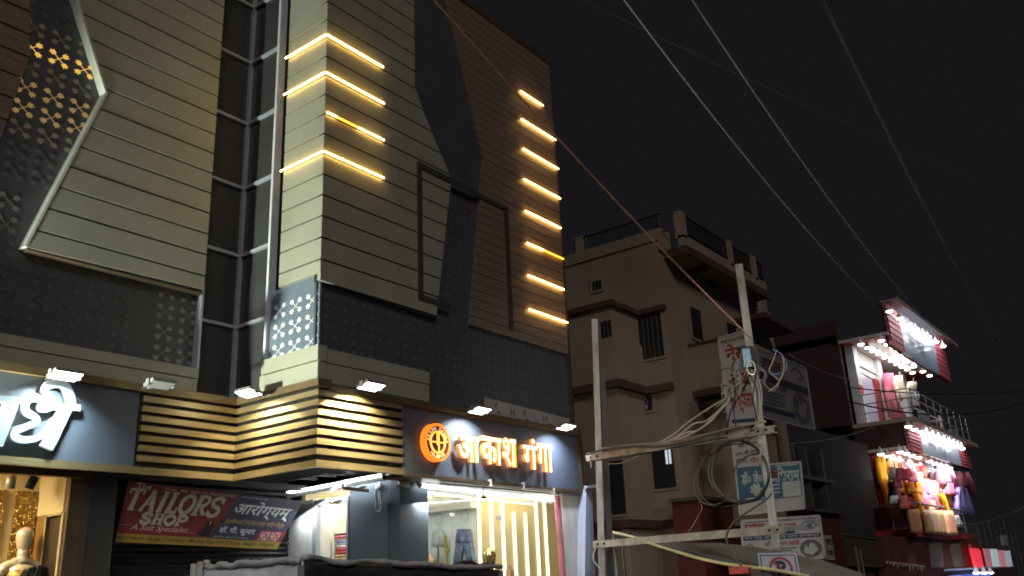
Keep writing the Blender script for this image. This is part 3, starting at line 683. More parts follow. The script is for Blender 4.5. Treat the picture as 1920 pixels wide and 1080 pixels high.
for px, py, lb in ((822.5, 973, 'left of two thin wall rings, above the pale grey outfit'), (870.5, 967, 'thin wall ring above the denim trousers in the clothes window')):
    c = cv(px, py); mb = MB(); mb.tube([c+V((0, .085*math.cos(a*math.pi/12), .095*math.sin(a*math.pi/12))) for a in range(25)], .0045, 5, caps=False)
    tag(mb.build('wall_ring', M['steel'], None, True, loc=c), lb, 'ring')
q = cv(837.5, 1030); mb = MB(); mb.box(gx-.05, gx-.02, q.y-.02, q.y+.02, 1.0, cv(836, 1005).z); mb.obox(q, (.03, 0, 0), (0, .035, 0), (0, 0, .035)); tag(mb.build('belt', mat('olive_belt', (.35, .33, .10), .6), None, loc=q), 'thin olive belt strip hung between the two hanging outfits', 'belt')
# gold mannequin head in the window
q = PY(9.35, 917.5, 1047)
mt = thing('mannequin_bust', 'shiny gold mannequin head in the clothes window', 'mannequin', (q.x, 9.35, .3))
goldm = mat('gold_paint', (.75, .52, .20), .22, .9, .08, 4)
def mhead(c, s, m, root, nm='head', lean=0):
    mb = MB(); mb.tube([c+V((0, 0, z*s)) for z in (-.16, -.13, -.085, -.03, .03, .08, .115, .135)], [s*r for r in (.045, .055, .075, .088, .094, .085, .055, .01)], 16)
    mb.tube([c+V((0, 0, -.10*s)), c+V((0, 0, -.17*s)), c+V((0, 0, -.25*s))], [s*.045, s*.045, s*.06], 12)
    return mb.build(nm, m, root, True)
mhead(q, 1.25, goldm, mt)
mb = MB(); mb.tube([(q.x, 9.35, z) for z in (.3, 1.0, 1.35, q.z-.42, q.z-.33, q.z-.27)], [.14, .15, .20, .20, .12, .06], 16); mb.build('torso', goldm, mt, True)
q2 = PY(9.3, 956, 1066); b = MB(); b.box(q2.x-.05, q2.x+.05, 9.25, 9.35, q2.z-.5, q2.z-.02); b.lathe((q2.x, 9.3, q2.z-.02), (0, 0, 1), [(0, .04), (.04, .03), (.06, .035)], 10)
tag(b.build('candle_jar', mat('peach_jar', (.6, .34, .16), .5), None, loc=q2), 'small peach jar on the clothes window shelf beside the strips', 'jar')
q3 = PX(gx-.3, 803.5, 1050); b = MB(); b.tube([q3+V((0, 0, z)) for z in (-.09, -.05, 0, .05, .085)], [.03, .08, .09, .07, .02], 12)
tag(b.build('ball_ornament', mat('peach_ball', (.75, .45, .22), .5), None, True, loc=q3), 'small peach ball at the lower left of the clothes window', 'ornament')
# ================================================================== SIDE DOORWAY: FABRIC SHELVES
sd = thing('shelf_room', 'narrow lit storeroom with stacked folded cloth seen through the side doorway', 'storeroom', (9.6, 10.3, 0))
XQ = 9.78
b = MB(); b.box(XQ+.4, XQ+.44, 9.93, 11.35, 0, 3.2); b.build('back_wall', mat('pale_wall', (.66, .64, .60), .7), sd)
b = MB(); b.box(9.3, XQ+.4, 11.2, 11.3, 0, 3.2); b.box(9.12, XQ+.4, 9.93, 9.96, 0, 3.2); b.build('side_wall', mat('yellow_wall', (.66, .66, .42), .7), sd)
b = MB(); b.box(9.12, XQ+.4, 9.97, 11.2, 3.15, 3.2); b.build('ceiling', white_w, sd)
yl, yr = PX(XQ, 626, 1000).y, PX(XQ, 657, 1000).y
ztp = PX(XQ, 640, 1000).z
b = MB(); b.box(XQ, XQ+.4, 9.98, yl, ztp-.0, ztp+.045); b.box(XQ, XQ+.4, 9.98, yl, ztp-.42, ztp-.40); b.box(XQ, XQ+.4, yl, yl+.03, 0, ztp+.045); b.build('shelf', M['white'], sd)
b = MB(); b.box(XQ+.30, XQ+.39, 9.98, yl, ztp+.10, ztp+.42); b.build('orange_board', mat('orange_board', (.62, .30, .10), .6, 0, .3, 3), sd)
cl = [mat('cloth_'+n, c, .9, 0, .2, 6, bump=.2) for n, c in (('white', (.7, .7, .7)), ('rose', (.62, .16, .22)), ('grey', (.38, .42, .5)), ('blue', (.25, .33, .55)), ('tan', (.55, .42, .28)), ('red', (.5, .07, .09)))]
random.seed(11); n_ = 0
for col_ in range(2):
    y = yl-.17-col_*.33; z = ztp-.40
    for base in (ztp-.40, ztp-.86):
        z = base
        while z < base+.33:
            h = random.uniform(.028, .05); w = random.uniform(.12, .15); j = random.uniform(-.02, .02)
            b = MB(); b.tube([(XQ+.02+random.uniform(0, .03), y+j-w, z+h/2), (XQ+.0, y+j, z+h/2), (XQ+.03, y+j+w, z+h/2)], h/2, 6); b.box(XQ+.02, XQ+.3, y+j-w, y+j+w, z+.002, z+h-.002)
            o = b.build('folded_cloth', random.choice(cl), None, loc=(XQ, y, z)); tag(o, 'folded cloth in the bright stacks seen through the side doorway', 'folded cloth', 'folded cloths on the doorway shelves'); z += h+.002
lamp('storeroom_glow', 'AREA', (9.5, 10.5, 3.13), 14, (.95, .97, 1), .4, aim=(9.6, 10.4, 0), size_y=.8)
lamp('storeroom_board_glow', 'POINT', (XQ+.15, (yl+yr)/2, ztp+.3), 1.0, (1, .6, .25), .03)
for px, lb in ((619, 'left of two white lamp sockets over the side doorway'), (631, 'right of two white lamp sockets over the side doorway')):
    q = PX(9.0, px, 940); b = MB(); b.lathe(q+V((.05, 0, 0)), (-1, 0, 0), [(0, .045), (.03, .045), (.05, .03), (.11, .03)], 10); tag(b.build('lamp_socket', M['white'], None, True, loc=q), lb, 'lamp socket')
b = MB(); q = [PX(9.2, *p) for p in ((599, 960), (597, 985), (600, 1010), (596, 1040), (597, 1060))]; b.tube(smooth_line(q), .018, 6); b.tube(smooth_line([p+V((0, .04, 0)) for p in q]), .012, 6)
tag(b.build('cable_bundle', M['white'], None, True, loc=q[0]), 'pale cable bundle hanging inside the side doorway frame', 'cable')
# cable loop on the blue-grey panel, bullet camera at the corner
q = PX(9.03, 711, 912)
ct = thing('hanging_cable', 'looped white cable hanging from a round box on the blue-grey panel', 'cable', q)
mb = MB(); mb.lathe(q+V((.03, 0, 0)), (-1, 0, 0), [(0, .055), (.05, .055), (.06, .03)], 14); mb.build('junction_box', M['white'], ct)
mb = MB(); mb.tube(smooth_line([PX(8.97, *p) for p in ((713, 915), (715, 930), (715, 948), (712, 957), (707, 958), (704.5, 950), (705, 935), (706, 920), (709, 912))]), .011, 6); mb.tube([PX(8.97, 715, 908), PX(8.97, 714, 890)], .006, 5); mb.build('cord', M['white'], ct, True)
mb = MB(); a = PX(8.97, 706, 948); mb.bar(a, a+V((0, 0, .12)), .022, .022, (1, 0, 0)); mb.build('connector', mat('peach_plastic', (.6, .48, .38), .5), ct)
q = PY(8.86, 757, 908)
ct = thing('bullet_camera', 'small cream bullet security camera under the sign by the blue-grey column', 'camera', q)
mb = MB(); mb.lathe(q+V((-.06, .04, .015)), (.85, -.5, -.05), [(0, .028), (.02, .04), (.10, .045), (.13, .05), (.15, .05)], 14); mb.build('camera_body', mat('cream_plastic', (.75, .70, .52), .4), ct, True)
mb = MB(); mb.bar(q+V((-.02, .02, 0)), q+V((-.09, .05, -.035)), .03, .03); mb.build('mount', M['steel'], ct)
# ================================================================== LEFT SHOP: SAREE WINDOW
XR = XL0
ls = thing('shop_interior', 'warm golden saree shop interior behind the left window', 'shop interior', (4, 12, 0))
back_y = PX(XR, 68, 960).y
warmw = mat('warm_cream_wall', (.72, .60, .36), .6, 0, .05, 1)
doorw0, doorw1 = PX(XR, 115, 1000).y, PX(XR, 85, 1000).y
ztop = PX(XR, 100, 963).z
b = MB(); b.box(XR, XR+.1, 10.72, doorw0, 0, 3.25); b.box(XR, XR+.1, doorw0, back_y, ztop, 3.25)
b.build('side_wall', warmw, ls)
b = MB(); b.box(XR+.005, XR+.1, doorw1, back_y, 0, ztop); b.build('gold_return', mat('gold_return', (.34, .20, .06), .5, .3, .3, 8), ls)
b = MB(); b.box(XR-.01, XR+.02, doorw0-.02, doorw0+.03, 0, ztop); b.box(XR-.01, XR+.02, doorw0, doorw1+.03, ztop-.03, ztop); b.box(XR-.01, XR+.02, doorw1, doorw1+.03, 0, ztop); b.build('door_frame', mat('beige_frame', (.5, .42, .28), .5), ls)
b = MB(); b.box(XR+.04, XR+.08, doorw0+.03, doorw1, 0, ztop-.03); b.build('dark_door', mat('brown_door', (.06, .045, .03), .35, 0, .3, 3, (1, 1, .3)), ls)
b = MB(); b.box(-3, XR+.1, back_y, back_y+.1, 0, 3.25); b.build('back_wall', warmw, ls)
b = MB(); b.box(-3, XR, 10.72, back_y, 3.2, 3.25); b.build('ceiling', warmw, ls)
b = MB(); b.box(-3, XR, 10.72, back_y, 0, .15); b.build('shop_floor', warmw, ls)
gm = bpy.data.materials.new('gold_sequin'); gm.use_nodes = True; nt = gm.node_tree; bs = nt.nodes['Principled BSDF']; bs.inputs['Base Color'].default_value = (.42, .26, .07, 1); bs.inputs['Metallic'].default_value = .5; bs.inputs['Roughness'].default_value = .38
vo = nt.nodes.new('ShaderNodeTexVoronoi'); vo.inputs['Scale'].default_value = 95; tcn = nt.nodes.new('ShaderNodeTexCoord'); nt.links.new(tcn.outputs['Object'], vo.inputs['Vector'])
nm_ = nt.nodes.new('ShaderNodeNormalMap'); nm_.inputs['Strength'].default_value = .55; nt.links.new(vo.outputs['Color'], nm_.inputs['Color']); nt.links.new(nm_.outputs['Normal'], bs.inputs['Normal'])
gx0, gx1 = PY(back_y, 24, 960).x, PY(back_y, 66, 960).x
gzt = PY(back_y, 45, 921).z
b = MB(); b.box(gx0, gx1, back_y-.03, back_y-.002, .3, gzt); b.build('sequin_panel', gm, ls)
b = MB(); b.box(-2, PY(back_y, 4, 960).x, back_y-.03, back_y-.002, .3, gzt); b.build('sequin_panel', gm, ls)
b = MB(); b.box(-2.5, XR-.15, 10.85, 12.2, .15, .80); b.build('display_plinth', warmw, ls)
MB().box(-3, XR, 10.655, 10.667, .3, 3.06).build('window_glass', bpy.data.materials['shop_glass'], ls)
lamp('saree_shop_glow', 'AREA', (3.6, 11.6, 3.17), 370, (1, .76, .42), 1.6, aim=(3.9, 11.9, 0), size_y=1.2)
lamp('saree_shop_spot', 'SPOT', (4.25, 10.95, 2.95), 260, (1, .80, .5), .03, aim=(4.5, 13, 1.9), spot=75)
def track_light(px, py, m, aim, lb):
    q = PY(10.95, px, py); t = thing('track_light', lb, 'track light', q)
    ax = V(aim).normalized(); mb = MB(); mb.lathe(q-ax*.07, ax, [(0, .03), (.005, .052), (.15, .052), (.152, .046), (.13, .04)], 16, caps=False); mb.lathe(q-ax*.07, ax, [(-.001, .03), (0, .03)], 12); mb.build('lamp_can', m, t, True)
    mb = MB(); mb.lathe(q-ax*.07, ax, [(.135, .043), (.14, .043)], 14); mb.build('lamp_lens', emis('spot_lens', (1, .85, .6), 9), t)
    mb = MB(); mb.bar(q-ax*.06, V((q.x, q.y, 3.2)), .014, .014, (1, 0, 0)); mb.build('stem', M['steel'], t)
track_light(20.5, 903, M['steel'], (.05, .1, -1), 'pale grey can spotlight in the saree window, left of the dark one')
track_light(60.5, 904, M['black'], (-.28, .2, -1), 'black tilted can spotlight in the saree window')
# the draped mannequin
q = PY(11.15, 46, 1012); hc = V((q.x, 11.15, q.z))
mt = thing('mannequin', 'faceless pearly mannequin in a dark sequinned saree with gold blouse', 'mannequin', (q.x, 11.15, .8))
pearl = mat('pearl_skin', (.72, .62, .48), .25, .25, .05, 3)
mb = MB(); mb.tube([hc+V((0, 0, z)) for z in (-.17, -.14, -.09, -.03, .04, .09, .125, .145)], [.04, .056, .074, .088, .098, .09, .06, .012], 18)
mb.tube([hc+V((0, 0, z)) for z in (-.10, -.17, -.22, -.27)], [.066, .062, .066, .12], 14)
sh_z = hc.z-.30
for s in (-1, 1): mb.tube(smooth_line([hc+V((0, 0, -.25)), hc+V((s*.11, 0, -.285)), hc+V((s*.20, 0, -.33)), hc+V((s*.245, 0, -.46)), hc+V((s*.26, -.02, -.66)), hc+V((s*.24, -.07, -.92))], 4), [.07]*4+[.062]*6+[.05]*6+[.042]*5, 12)
mb.tube([hc+V((0, 0, z)) for z in (-.27, -.33, -.45, -.6, -.75, -.9)], [.10, .17, .18, .16, .14, .17], 18)
mb.build('body', pearl, mt, True)
mb = MB(); mb.tube([hc+V((0, -.01, z)) for z in (-.345, -.40, -.48, -.60, -.68)], [.165, .185, .192, .178, .16], 20); mb.build('blouse', mat('gold_brocade', (.45, .28, .08), .4, .5, .4, 20), mt, True)
sq = mat('dark_sequin_cloth', (.03, .06, .085), .35, .35, .5, 60, bump=.4)
rows = []
for k in range(8):
    f = k/7; rows.append((hc+V((-.21+.02*math.sin(f*4), -.20, -.47-.12*f*6)), hc+V((.05+.20*min(1, f*2.2), -.16, -.30-.06*(f > 0)-.13*f*6))))
rows[0] = (hc+V((-.03, -.13, -.335)), hc+V((.20, -.10, -.285)))
cloth('saree_drape', rows, (0, -.07, 0), sq, mt, seed=9, n=14)
# ================================================================== TAILOR BANNER
YBn = 10.9
bc = [PY(YBn, 231, 903), PY(YBn, 559, 941), PY(YBn, 519, 1030), PY(YBn, 215, 1016)]
bc[0].y -= .12; bc[1].y -= .10
BF = Face(*bc)
t = thing('cloth_banner', 'sagging printed banner in red and navy for a tailor and clinic under the soffit', 'banner', bc[3])
mb = MB(); BF.slab(mb, .006); mb.build('sheet', mat('banner_back', (.05, .05, .07), .5), t)
pr_ = lambda n, c, v=.08: mat('print_'+n, tuple(q*1.45 for q in c), .5, 0, v, 4)
mb = MB(); BF.poly(mb, [(0, .145), (.515, .145), (.605, 1), (0, 1)], .002); mb.build('red_print', pr_('red', (.20, .035, .035), .15), t)
mb = MB(); BF.poly(mb, [(.517, .145), (1, .145), (1, 1), (.607, 1)], .002); mb.build('navy_print', pr_('navy', (.035, .035, .075), .15), t)
mb = MB(); BF.rect(mb, 0, 0, 1, .142, .002); mb.build('yellow_strip', pr_('yellow', (.33, .22, .05), .15), t)
mb = MB(); BF.poly(mb, [(.80, .15), (1, .15), (1, .36), (.83, .36)], .004); mb.build('red_tab', pr_('tab', (.22, .03, .045)), t)
silv = pr_('silver', (.52, .50, .46)); 
def serif(mb, s, u0, v0, u1, v1, asp, w=.055, shear=.22):
    G = {'T': [([(.5, 0), (.5, 1)], 1.3), ([(0, .96), (1, .96)], .8), ([(.03, .97), (.03, .74)], .55), ([(.97, .97), (.97, .74)], .55), ([(.28, .02), (.72, .02)], .6)],
         'A': [([(.12, 0), (.55, 1)], .8), ([(.52, 1), (.86, 0)], 1.35), ([(.28, .34), (.76, .34)], .6), ([(0, .02), (.28, .02)], .6), ([(.68, .02), (1.02, .02)], .6)],
         'I': [([(.5, 0), (.5, 1)], 1.35), ([(.2, .02), (.8, .02)], .6), ([(.2, .98), (.8, .98)], .6)],
         'L': [([(.32, 0), (.32, 1)], 1.35), ([(.08, .98), (.6, .98)], .6), ([(.08, .04), (.98, .04)], .8), ([(.95, 0), (.95, .3)], .55)],
         'O': [([(.5, .97), (.17, .8), (.06, .5), (.17, .2), (.5, .03), (.83, .2), (.94, .5), (.83, .8), (.5, .97)], 1.2)],
         'R': [([(.25, 0), (.25, 1)], 1.35), ([(.02, .98), (.4, .98)], .6), ([(.02, .02), (.5, .02)], .6), ([(.25, .95), (.6, .97), (.86, .86), (.86, .66), (.6, .5), (.25, .5)], 1.0), ([(.5, .5), (.72, .22), (1.0, .03)], 1.2)],
         'S': [([(.88, .76), (.68, .96), (.35, .95), (.14, .78), (.24, .58), (.5, .5), (.8, .4), (.88, .2), (.66, .04), (.32, .04), (.08, .24)], 1.2), ([(.9, .98), (.9, .7)], .5), ([(.07, .02), (.07, .3)], .5)],
         'H': [([(.22, 0), (.22, 1)], 1.35), ([(.78, 0), (.78, 1)], 1.35), ([(.22, .5), (.78, .5)], .7), ([(.02, .02), (.44, .02)], .6), ([(.02, .98), (.44, .98)], .6), ([(.56, .02), (.98, .02)], .6), ([(.56, .98), (.98, .98)], .6)],
         'P': [([(.25, 0), (.25, 1)], 1.35), ([(.02, .98), (.4, .98)], .6), ([(.02, .02), (.5, .02)], .6), ([(.25, .95), (.65, .97), (.92, .84), (.92, .62), (.65, .46), (.25, .46)], 1.0)]}
    adv = {'I': .62, 'T': .95, 'L': .86}
    tot = sum(adv.get(c, 1.0)*1.08 for c in s); x = 0; k = 0
    for c in s:
        wd = adv.get(c, 1.0)
        for pts, ww in G[c]:
            q = []
            for px, py in pts:
                v = v0+(v1-v0)*py; u = u0+(u1-u0)*((x+px*wd)/tot)+shear*(v-v0)/asp
                q.append((u, v))
            BF.stroke(mb, q, w*ww, .003+.0003*(k % 7), .001, 5, smooth=len(pts) > 2, asp=asp); k += 1
        x += wd*1.08
asp = (bc[1]-bc[0]).length/(bc[0]-bc[3]).length
mb = MB(); serif(mb, 'TAILORS', .005, .535, .525, .885, asp, .062); serif(mb, 'SHOP', .10, .33, .355, .50, asp, .05)
BF.text(mb, 'The', .045, .885, .12, .985, .004, .015)
mb.build('lettering', silv, t)
mb = MB(); BF.text(mb, 'Prop.: Md. Afjal Ali, 8507054787', .19, .89, .585, .965, .004, .004, 0, .2); BF.text(mb, 'A Suit Specialist', .065, .185, .385, .31, .004, .006, 0, .35); BF.rect(mb, 0, .285, .07, .29, .004); BF.rect(mb, .385, .215, .43, .22, .004); mb.build('lettering', pr_('pink', (.60, .42, .42)), t)
mb = MB(); BF.text(mb, 'nd of Akash Ganga, Chaudhary Market, Rajendra Chowk, Hajipur (Vaishali)', .0, .03, .965, .115, .004, .008, 0, .2); mb.build('lettering', pr_('ink', (.03, .022, .01)), t)
mb = MB(); BF.text(mb, 'आरोग्यम्', .605, .55, .965, .89, .004, .022, 0, .22); BF.text(mb, 'डॉ. पी. कुमार', .565, .225, .795, .385, .004, .018); BF.text(mb, 'B.H.M.S. (Bihar) M.D. (Hom.)', .55, .165, .775, .195, .004); BF.text(mb, 'आरोग्यम् होमियो क्लिनिक', .615, .93, .78, .965, .004); mb.build('lettering', pr_('white', (.62, .64, .68)), t)
mb = MB(); BF.text(mb, 'होमयोपैथकि हॉस्पीटल एण्ड रसिर्च सेन्टर', .58, .405, .962, .53, .004, .012); mb.build('lettering', pr_('gold', (.40, .29, .09)), t)
mb = MB(); BF.text(mb, '94529 94529', .835, .165, .97, .335, .006, .02, 0, .12); BF.rect(mb, .83, .152, .965, .157, .006); mb.build('lettering', pr_('phone', (.66, .45, .48)), t)
mb = MB(); BF.poly(mb, [(.455, .17), (.447, .24), (.462, .26), (.475, .40), (.487, .44), (.502, .44), (.517, .41), (.52, .28), (.515, .17)], .004); mb.build('suit_print', pr_('black', (.02, .018, .02)), t)
mb = MB(); BF.poly(mb, [(.489, .44), (.496, .36), (.502, .44)], .006); mb.build('collar_print', pr_('shirt', (.55, .42, .42)), t)
# conduit under the soffit, loose wires
for pts, r, lb in (([(6.0, 11.0, 3.28), (6.9, 10.95, 3.22), (7.8, 10.95, 3.24), (8.8, 11.0, 3.2)], .012, 'thin dark wire sagging along the soffit above the banner'), ([PY(10.9, 535, 955), PY(10.9, 533, 1000), PY(10.9, 540, 1045)], .01, 'thin dark wire running down the plaster pier beside the banner')):
    mb = MB(); mb.tube(smooth_line(pts), r, 5); tag(mb.build('loose_wire', M['cable_b'], None, True, loc=pts[0]), lb, 'wire')
# ================================================================== STREET CART CANOPY
K0, KL, KR = PD(5.2, 566, 1049), PD(6.2, 388, 1064), PD(6.6, 938, 1066)
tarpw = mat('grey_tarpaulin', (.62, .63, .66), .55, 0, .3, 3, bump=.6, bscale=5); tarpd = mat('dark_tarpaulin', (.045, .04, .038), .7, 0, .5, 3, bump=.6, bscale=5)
ct = thing('street_cart', 'street vendor cart roofed with a crumpled grey tarpaulin, in front of the shops', 'cart', (K0.x, K0.y, 0))
KB = KL+KR-K0
random.seed(5)
def sheet(p00, p10, p11, p01, nu, nv, amp, seed, m, name, thick=.015, sag=.0):
    rnd = random.Random(seed); ph = [(rnd.uniform(2, 9), rnd.uniform(2, 9), rnd.uniform(0, 6)) for _ in range(6)]
    mb = MB(); g = []
    n = (V(p10)-V(p00)).cross(V(p01)-V(p00)).normalized()
    if n.z < 0: n = -n
    for j in range(nv+1):
        for i in range(nu+1):
            u, v = i/nu, j/nv; p = (V(p00)*(1-u)+V(p10)*u)*(1-v)+(V(p01)*(1-u)+V(p11)*u)*v
            h = sum(math.sin(a*u+b_*v+c) for a, b_, c in ph)/3+rnd.uniform(-.3, .3)
            g.append(p+n*amp*h-V((0, 0, sag*math.sin(math.pi*u)*math.sin(math.pi*v))))
    W_ = nu+1; fs = [(j*W_+i, j*W_+i+1, (j+1)*W_+i+1, (j+1)*W_+i) for j in range(nv) for i in range(nu)]
    N = len(g); vs = g+[p-n*thick for p in g]; fs += [tuple(reversed([N+k for k in f])) for f in fs[:]]
    bd = [(i, i+1) for i in range(nu)]+[(nv*W_+i+1, nv*W_+i) for i in range(nu)]+[((j+1)*W_, j*W_) for j in range(nv)]+[(j*W_+nu, (j+1)*W_+nu) for j in range(nv)]
    fs += [(a, N+a, N+b_, b_) for a, b_ in bd]
    mb.add(vs, fs); return mb.build(name, m, ct, True)
sheet(KL, K0, KR, KB, 22, 14, .018, 3, tarpw, 'tarpaulin')
dn = V((0, 0, -.34)); outl = V((-.06, -.05, 0))
sheet(KL+dn+V((-.12, 0, .02)), K0+dn*.9+V((-.07, -.05, 0)), K0+V((0, 0, .005)), KL, 18, 8, .02, 8, tarpw, 'tarpaulin_side')
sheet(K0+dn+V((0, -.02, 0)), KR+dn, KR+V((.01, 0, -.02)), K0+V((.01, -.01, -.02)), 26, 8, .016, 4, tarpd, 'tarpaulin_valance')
mb = MB(); rr = random.Random(2)
ln = [K0*(1-k/16)+KR*(k/16)+V((0, -.012, rr.uniform(-.012, .012))) for k in range(17)]; mb.tube(smooth_line(ln, 3), [.014+.008*rr.random() for _ in range(49)], 6)
ln = [KL*(1-k/10)+K0*(k/10)+V((-.012, 0, rr.uniform(-.012, .012))) for k in range(11)]; mb.tube(smooth_line(ln, 3), [.014+.01*rr.random() for _ in range(31)], 6)
mb.build('rolled_hem', mat('hem', (.5, .49, .47), .6, 0, .3, 4), ct, True)
mb = MB(); rr = random.Random(9); mb.tube([K0*(1-f)+KR*f+V((0, .05, .012+.01*math.sin(f*40))) for f in [.74+.02*k for k in range(13)]], [.012, .018, .028, .03, .026, .03, .032, .028, .03, .034, .03, .024, .012], 9); mb.build('rolled_sack', tarpd, ct, True)
mb = MB()
for p in (K0, KL, KR, KB): mb.tube([(p.x*.995, p.y*.995, 0), (p.x*.995, p.y*.995, p.z-.03)], .022, 6)
mb.build('frame', M['steel'], ct)
mb = MB(); c0 = (K0+KB)/2
q = [V((p.x, p.y, .85)) for p in (K0, KR, KB, KL)]; mb.prism([c0.lerp(V((p.x, p.y, c0.z)), .92)*1.0-V((0, 0, c0.z-.85)) for p in (K0, KR, KB, KL)], (0, 0, .08)); mb.build('tray', M['wood'], ct)
for p in (K0.lerp(KR, .2), K0.lerp(KR, .8), KL.lerp(KB, .2), KL.lerp(KB, .8)):
    d = (KR-K0); d.z = 0; d.normalize(); nrm = V((-d.y, d.x, 0)); mb = MB(); c = V((p.x, p.y, .33)); mb.tube([c+(d*math.cos(a*math.pi/10)+V((0, 0, 1))*math.sin(a*math.pi/10))*.3 for a in range(21)], .025, 6, caps=False); mb.lathe(c-nrm*.04, nrm, [(0, .05), (.08, .05)], 8)
    for a in range(8): mb.bar(c, c+(d*math.cos(a*math.pi/4)+V((0, 0, 1))*math.sin(a*math.pi/4))*.3, .008, .008)
    mb.build('wheel', M['black'], ct)
mb = MB(); q = PD(6.25, 375, 1072)
for k in range(5): mb.tube([q+V((.03*math.cos(k*1.3), .03*math.sin(k*1.3), -.25)), q+V((.04*math.cos(k*1.3+.3), .04*math.sin(k*1.3+.3), .03+.01*k))], .022, 6)
mb.build('bamboo_bundle', mat('dry_bamboo', (.52, .50, .44), .8, 0, .3, 8), ct)
# ================================================================== BEIGE NEIGHBOUR
XB, YBB = 16.96, 8.5
bb = thing('apartment_building', 'dim beige plastered apartment building with maroon bands and roof railings', 'building', (18, 10, 0))
zr_, ze = 9.05, 8.55
x1 = PY(9.22, 1150, 650).x                     # face of the projecting left bay
xr3 = 23.35
b = MB(); b.box(XB, xr3, YBB, 22, 0, ze); b.box(x1, XB-.002, 9.22, 22, 0, 7.30)
b.box(XB, 23.2, YBB, 22, ze, ze+.35)
b.build('wall', M['beige'], bb)
# parapet on the left flank, front slab edge and railings
b = MB(); b.box(XB-.04, XB+.16, YBB, 22, ze+.352, ze+.62); b.box(XB-.04, XB+.5, YBB-.10, YBB, ze+.1, ze+.62)
b.build('parapet', M['beige'], bb)
YR = 7.98; re = PY(YR, 1442, 554).x; xq = [17.3, PY(YR, 1374, 495).x, PY(YR, 1419, 520).x]
b = MB(); b.box(17.2, re, YR, YBB-.002, ze, ze+.10); b.build('roof_slab', M['beige'], bb)
b = MB(); b.box(17.17, re, YR-.06, YR-.001, ze-.06, ze+.139); b.box(17.14, 17.199, YR, YBB-.003, ze-.06, ze+.139); b.box(18.3, 18.48, YR, YBB-.003, ze-.10, ze-.003)
b.build('slab_edge', M['trimred'], bb)
b = MB(); b.box(17.2, re-.1, YR, YR+.15, ze+.142, ze+.42); b.build('parapet', M['beige'], bb)
for x, y in ((xq[0]-.1, YR), (xq[1]-.1, YR), (xq[2]-.1, YR), (XB-.02, 10.5)):
    MB().box(x, x+.2, y, y+.2, ze+.36, ze+1.02).build('parapet_post', M['beige'], bb)
b = MB()
for z in (.55, .98):
    b.bar((XB+.03, YBB-.1, ze+z), (XB+.03, 10.7, ze+z), .03, .03); b.bar((XB+.03, YBB-.1, ze+z), (17.3, YR+.08, ze+z), .03, .03); b.bar((17.3, YR+.08, ze+z), (re, YR+.08, ze+z), .03, .03)
for k in range(36): y = YBB+k*.065; b.box(XB+.022, XB+.036, y, y+.014, ze+.5, ze+.98)
for k in range(int((re-17.4)/.07)): x = 17.4+k*.07; b.box(x, x+.014, YR+.07, YR+.084, ze+.44, ze+.98)
b.build('railing', M['black'], bb)
# maroon bands stepping round the bay
def band(z0, z1, p):
    b = MB(); b.box(x1-p, x1-.002, 9.22-p, 22, z0, z1); b.box(x1, XB-p-.002, 9.22-p, 9.218, z0, z1); b.box(XB-p, XB-.002, YBB-.02, 9.218, z0, z1); b.build('band', M['trimred'], bb)
band(7.24, 7.36, .10)
band(5.44, 5.60, .16)
band(2.62, 2.78, .12)
b = MB(); b.box(x1+.02, XB-.004, 9.16, 9.219, 5.6, 6.55); b.box(x1-.03, x1-.002, 9.2, 12, 5.6, 6.55); b.build('balcony_panel', M['beige'], bb)
def opening(ax, v, pts, nm, bars=True, frame=.05, depth=.02):
    cs = [P(ax, v, *p) for p in pts]; n = V((-1, 0, 0)) if ax == 'X' else V((0, -1, 0))
    zs_ = [c.z for c in cs]; hs = [c.y if ax == 'X' else c.x for c in cs]; h0, h1, z0, z1 = min(hs), max(hs), min(zs_), max(zs_)
    W_ = (lambda h, z, o: V((v-o, h, z))) if ax == 'X' else (lambda h, z, o: V((h, v-o, z)))
    def bx(mb, ha, hb, za, zb, o0, o1): mb.prism([W_(ha, za, o0), W_(hb, za, o0), W_(hb, zb, o0), W_(ha, zb, o0)], n*(o1-o0))
    b = MB(); bx(b, h0, h1, z0, z1, .003, .008); o = b.build('window', M['hole'], bb)
    b = MB(); bx(b, h0-frame, h0, z0-frame, z1+frame, .003, .03); bx(b, h1, h1+frame, z0-frame, z1+frame, .003, .03); bx(b, h0, h1, z1, z1+frame, .003, .03); bx(b, h0, h1, z0-frame, z0, .003, .03); b.build('frame', M['beige'], o)
    if bars:
        b = MB(); k = max(3, int((h1-h0)/.11))
        for i in range(1, k): h = h0+(h1-h0)*i/k; bx(b, h-.008, h+.008, z0, z1, .012, .02)
        b.build('grille', M['cable'], o)
    return o
opening('X', XB, [(1197, 590), (1238, 578), (1247, 665), (1203, 676)], 'window')
opening('X', x1, [(1127, 605), (1146, 600), (1147, 646), (1129, 648)], 'window')
opening('Y', YBB, [(1292, 577), (1312, 584), (1314, 630), (1298, 633)], 'window', False)
opening('Y', YBB, [(1321, 516), (1336, 521), (1337, 537), (1323, 532)], 'window', False)
opening('Y', YBB, [(1364, 608), (1382, 614), (1384, 660), (1366, 650)], 'window', False)
opening('Y', YBB, [(1405, 556), (1418, 560), (1420, 574), (1407, 571)], 'window', False)
opening('X', XB, [(1110, 530), (1128, 525), (1129, 541), (1112, 547)], 'window', True)
opening('X', XB, [(1192, 742), (1222, 737), (1225, 768), (1194, 774)], 'window', True)
gq = PX(XB-.06, 1206, 755); b = MB(); rr = random.Random(3)
for k in range(26): a = gq+V((0, rr.uniform(-.2, .2), rr.uniform(-.15, .16))); b.tube([a, a+V((-.02, rr.uniform(-.03, .03), rr.uniform(-.03, .03)))], .012, 5)
